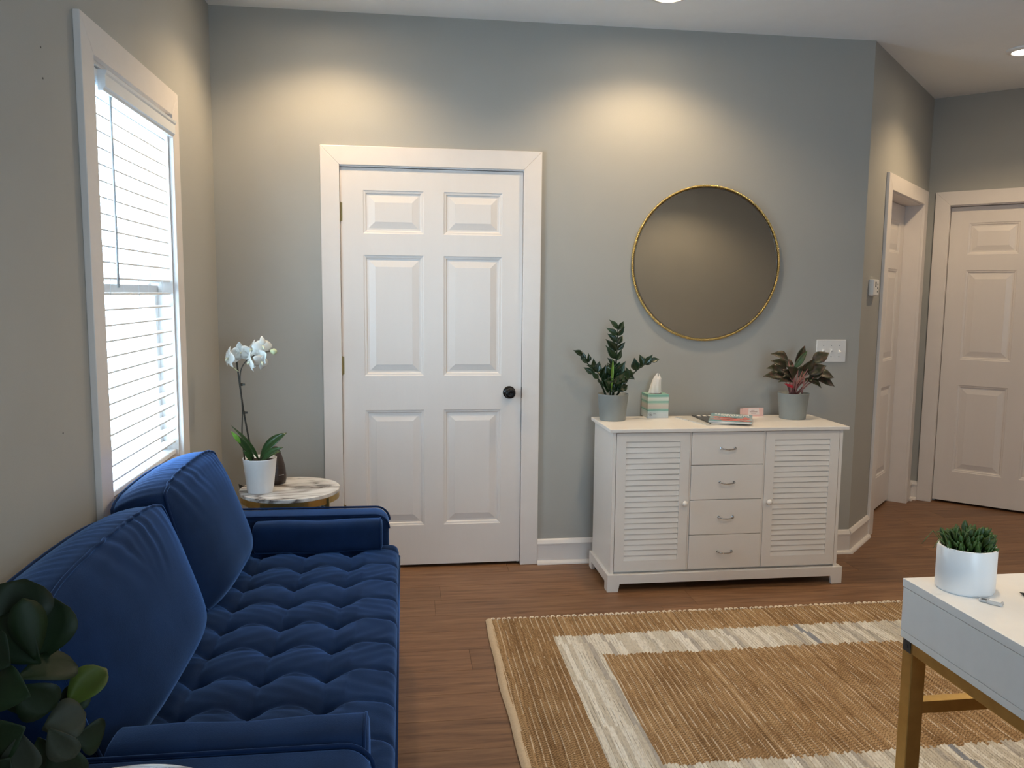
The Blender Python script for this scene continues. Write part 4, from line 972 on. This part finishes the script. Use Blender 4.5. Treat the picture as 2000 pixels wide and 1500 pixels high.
fleaf((50, 1420), (-15, 1450), .060, M_FIG, -3.00, -2.99)
fleaf((60, 1360), (-10, 1330), .066, M_FIG, -2.99, -2.97)
fleaf((110, 1440), (150, 1520), .060, M_FIG, -2.95, -2.94)
fleaf((70, 1400), (60, 1340), .07, M_FIG, -2.94, -2.93)
fleaf((20, 1480), (-20, 1540), .06, M_FIG, -3.02, -3.02)
fleaf((75, 1440), (110, 1510), .06, M_FIG, -2.93, -2.93)
fleaf((20, 1300), (-30, 1260), .07, M_FIG, -2.99, -2.97)
fleaf((60, 1300), (70, 1240), .06, M_FIG, -2.88, -2.87)
for k in range(10):
    a = rl.uniform(0, 6.28); b_ = gp+V((.06, .05, rl.uniform(.55, .82))); t_ = b_+V((.11*math.cos(a), .11*math.sin(a)-.02, rl.uniform(-.06, .04)))
    leaf('leaf', b_, t_, .07, M_FIG, fg, up=(0, 0, 1), droop=.08, fold=.2, peak=.6, sharp=.65, thick=.001)

# ------------------------------------------------------------------ desk
DX0, DX1, DY1, DY0, DZ = 2.104, 2.704, -2.404, -3.604, .76
dk = thing('writing_desk', ((DX0+DX1)/2, (DY0+DY1)/2, 0), 'white writing desk on a square gold metal frame over the rug edge', 'desk')
obj('desk_top', MB().box((DX0, DY0, DZ-.020), (DX1, DY1, DZ)), M_DESKW, dk, bevel=.001)
obj('drawer_panel', MB().box((DX0+.001, DY0+.004, .6335), (DX0+.018, DY1-.002, DZ-.0215)), M_DESKW, dk, bevel=.0006)
ap = MB().box((DX0+.019, DY0+.003, .632), (DX0+.025, DY1-.003, DZ-.020)).box((DX1-.018, DY0+.003, .615), (DX1-.002, DY1-.003, DZ-.020)).box((DX0+.025, DY1-.018, .618), (DX1-.018, DY1-.002, DZ-.020)).box((DX0+.025, DY0+.002, .618), (DX1-.018, DY0+.018, DZ-.020))
obj('apron', ap, M_DESKW, dk, weld=False)
obj('bottom_panel', MB().box((DX0+.001, DY0+.003, .615), (DX1-.018, DY1-.002, .632)), M_DESKW, dk, bevel=.0006)
LW = .038
for x_ in (DX0+.006, DX1-.006-LW):
    for y_ in (DY1-.006-LW, DY0+.006): obj('leg', MB().box((x_, y_, 0), (x_+LW, y_+LW, .6145)), M_GOLD, dk, bevel=.0015)
    obj('rail', MB().box((x_, DY0+.006+LW, .585), (x_+LW*.75, DY1-.006-LW, .6145)), M_GOLD, dk, bevel=.001)
for y_ in (DY1-.006-LW, DY0+.006):
    obj('stretcher', MB().box((DX0+.006+LW, y_+.004, .432), (DX1-.006-LW, y_+LW-.004, .462)), M_GOLD, dk, bevel=.001)
    obj('rail', MB().box((DX0+.006+LW, y_, .585), (DX1-.006-LW, y_+LW, .6145)), M_GOLD, dk, bevel=.001)
obj('screw', MB().box((DX0+.0045, DY1-.038, .585), (DX0+.0062, DY1-.010, .612)).lathe([(.005, DX0+.0045), (.005, DX0+.003)], (0, DY1-.024, .598), 10, 'x'), M_GREYDARK, dk, weld=False)
# planter on the desk
q = on(1885.5, 1163, 'z', DZ); pc = V((2.204, -2.487, DZ)); R_P = .0625
dp = thing('succulent_planter', pc, 'green succulent in a plain white cylinder pot on the desk', 'plant')
obj('pot', MB().lathe([(R_P-.006, 0), (R_P-.003, .0005), (R_P-.0028, .003), (R_P, .006), (R_P, .103), (R_P-.0015, .105), (R_P-.006, .104), (R_P-.007, .085), (.01, .083)], pc, 48), M_POTWHITE, dp, smooth=True)
obj('soil', MB().lathe([(.001, .090), (R_P-.0075, .088)], pc, 32, caps=False), M_SOIL, dp)
lm = None; rs = random.Random(8)
def smallleaf():
    mb = MB(); rows = []
    for i in range(6):
        u = i/5; w_ = .0065*math.sin(math.pi*(.12+.86*u))**.8; h_ = w_*.45
        rows.append([mb.p((w_*math.cos(a), h_*math.sin(a), .026*u)) for a in [k*math.pi/3 for k in range(6)]])
    for A_, B_ in zip(rows, rows[1:]):
        for k in range(6): mb.f.append([A_[k], A_[(k+1)%6], B_[(k+1)%6], B_[k]])
    mb.f.append(rows[0][::-1]); mb.f.append(rows[-1]); return mb
for k in range(230):
    a = rs.uniform(0, 6.28); rr_ = .047*math.sqrt(rs.random()); el = rs.uniform(.25, 1.1)
    x, y = rr_*math.cos(a), rr_*math.sin(a); top = .122 + .020*(1-(rr_/.056)**2) - x*.10 + .008*math.sin(x*60)
    z_ = rs.uniform(.086, top-.012)
    tilt = min(.85, rr_/.052*.75+rs.uniform(-.25, .25))
    if lm is None: o = obj('leaf', smallleaf(), M_SUCC, smooth=True); lm = o.data
    else: o = bpy.data.objects.new('leaf', lm); COL.objects.link(o)
    o.parent = dp; o.location = (x, y, z_); s_ = rs.uniform(.75, 1.2); o.scale = (s_, s_, s_)
    o.rotation_euler = (Matrix.Rotation(a, 3, 'Z') @ Matrix.Rotation(tilt, 3, 'Y') @ Matrix.Rotation(rs.uniform(0, 3), 3, 'Z')).to_euler()
def blade(pts, y, r=.0012):
    P_ = [on(u, v, 'y', y) for u, v in pts]
    obj('grass_blade', MB().tube(P_, [r, r*1.1, r*.9, r*.4][:len(P_)], 5), M_GRASS, dp, smooth=True)
for pts in (((1855, 1072), (1845, 1045), (1832, 1037), (1826, 1040)), ((1850, 1075), (1840, 1055), (1833, 1044), (1829, 1038)), ((1862, 1070), (1855, 1045), (1846, 1036), (1838, 1036)), ((1870, 1060), (1868, 1042), (1872, 1030), (1874, 1026)), ((1845, 1062), (1836, 1052), (1828, 1063), (1822, 1071)), ((1842, 1062), (1822, 1036), (1810, 1050), (1800, 1062)), ((1880, 1060), (1888, 1040), (1898, 1032), (1906, 1034)), ((1866, 1062), (1862, 1044), (1856, 1036), (1848, 1034))): blade(pts, -2.50+rs.uniform(-.02, .02))
# usb stick and pen on the desk
ua, ub = on(1913, 1170, 'z', DZ+.004), on(1959, 1181, 'z', DZ+.004)
us = thing('usb_stick', (ua+ub)/2-V((0, 0, .004)), 'small white and clear plastic memory stick in front of the succulent pot', 'usb stick')
d_ = (ub-ua); Lu = d_.length; d_.normalize(); n_ = V((-d_.y, d_.x, 0)); Tu = lambda q: ua + d_*q[0] + n_*q[1] + V((0, 0, q[2]-.004))
obj('case', MB(Tu).box((Lu*.34, -.009, .0005), (Lu, .009, .0085)), M_CLEAR, us, bevel=.002)
obj('label', MB(Tu).box((Lu*.42, -.0065, .0086), (Lu*.92, .0065, .0092)), M_PLASTIC, us)
obj('plug', MB(Tu).box((0, -.006, .0015), (Lu*.34, .006, .006)), M_CLEAR, us)
obj('chip', MB(Tu).box((.004, -.004, .006), (Lu*.30, .004, .0064)), M_GREYDARK, us)
pa, pb = on(1992, 1157, 'z', DZ+.004), on(2040, 1178, 'z', DZ+.004)
pn = thing('pen', (pa+pb)/2-V((0, 0, .004)), 'dark pen lying on the white desk top', 'pen')
dpn = (pb-pa).normalized()
obj('tip', MB().tube([pa, pa+dpn*.012], [.0008, .0036], 8), M_GREYDARK, pn, smooth=True)
obj('barrel', MB().tube([pa+dpn*.012, pa+dpn*.135], .0040, 10), M_BLACK, pn, smooth=True)

for o in bpy.data.objects:
    if '_loc' in o: del o['_loc']
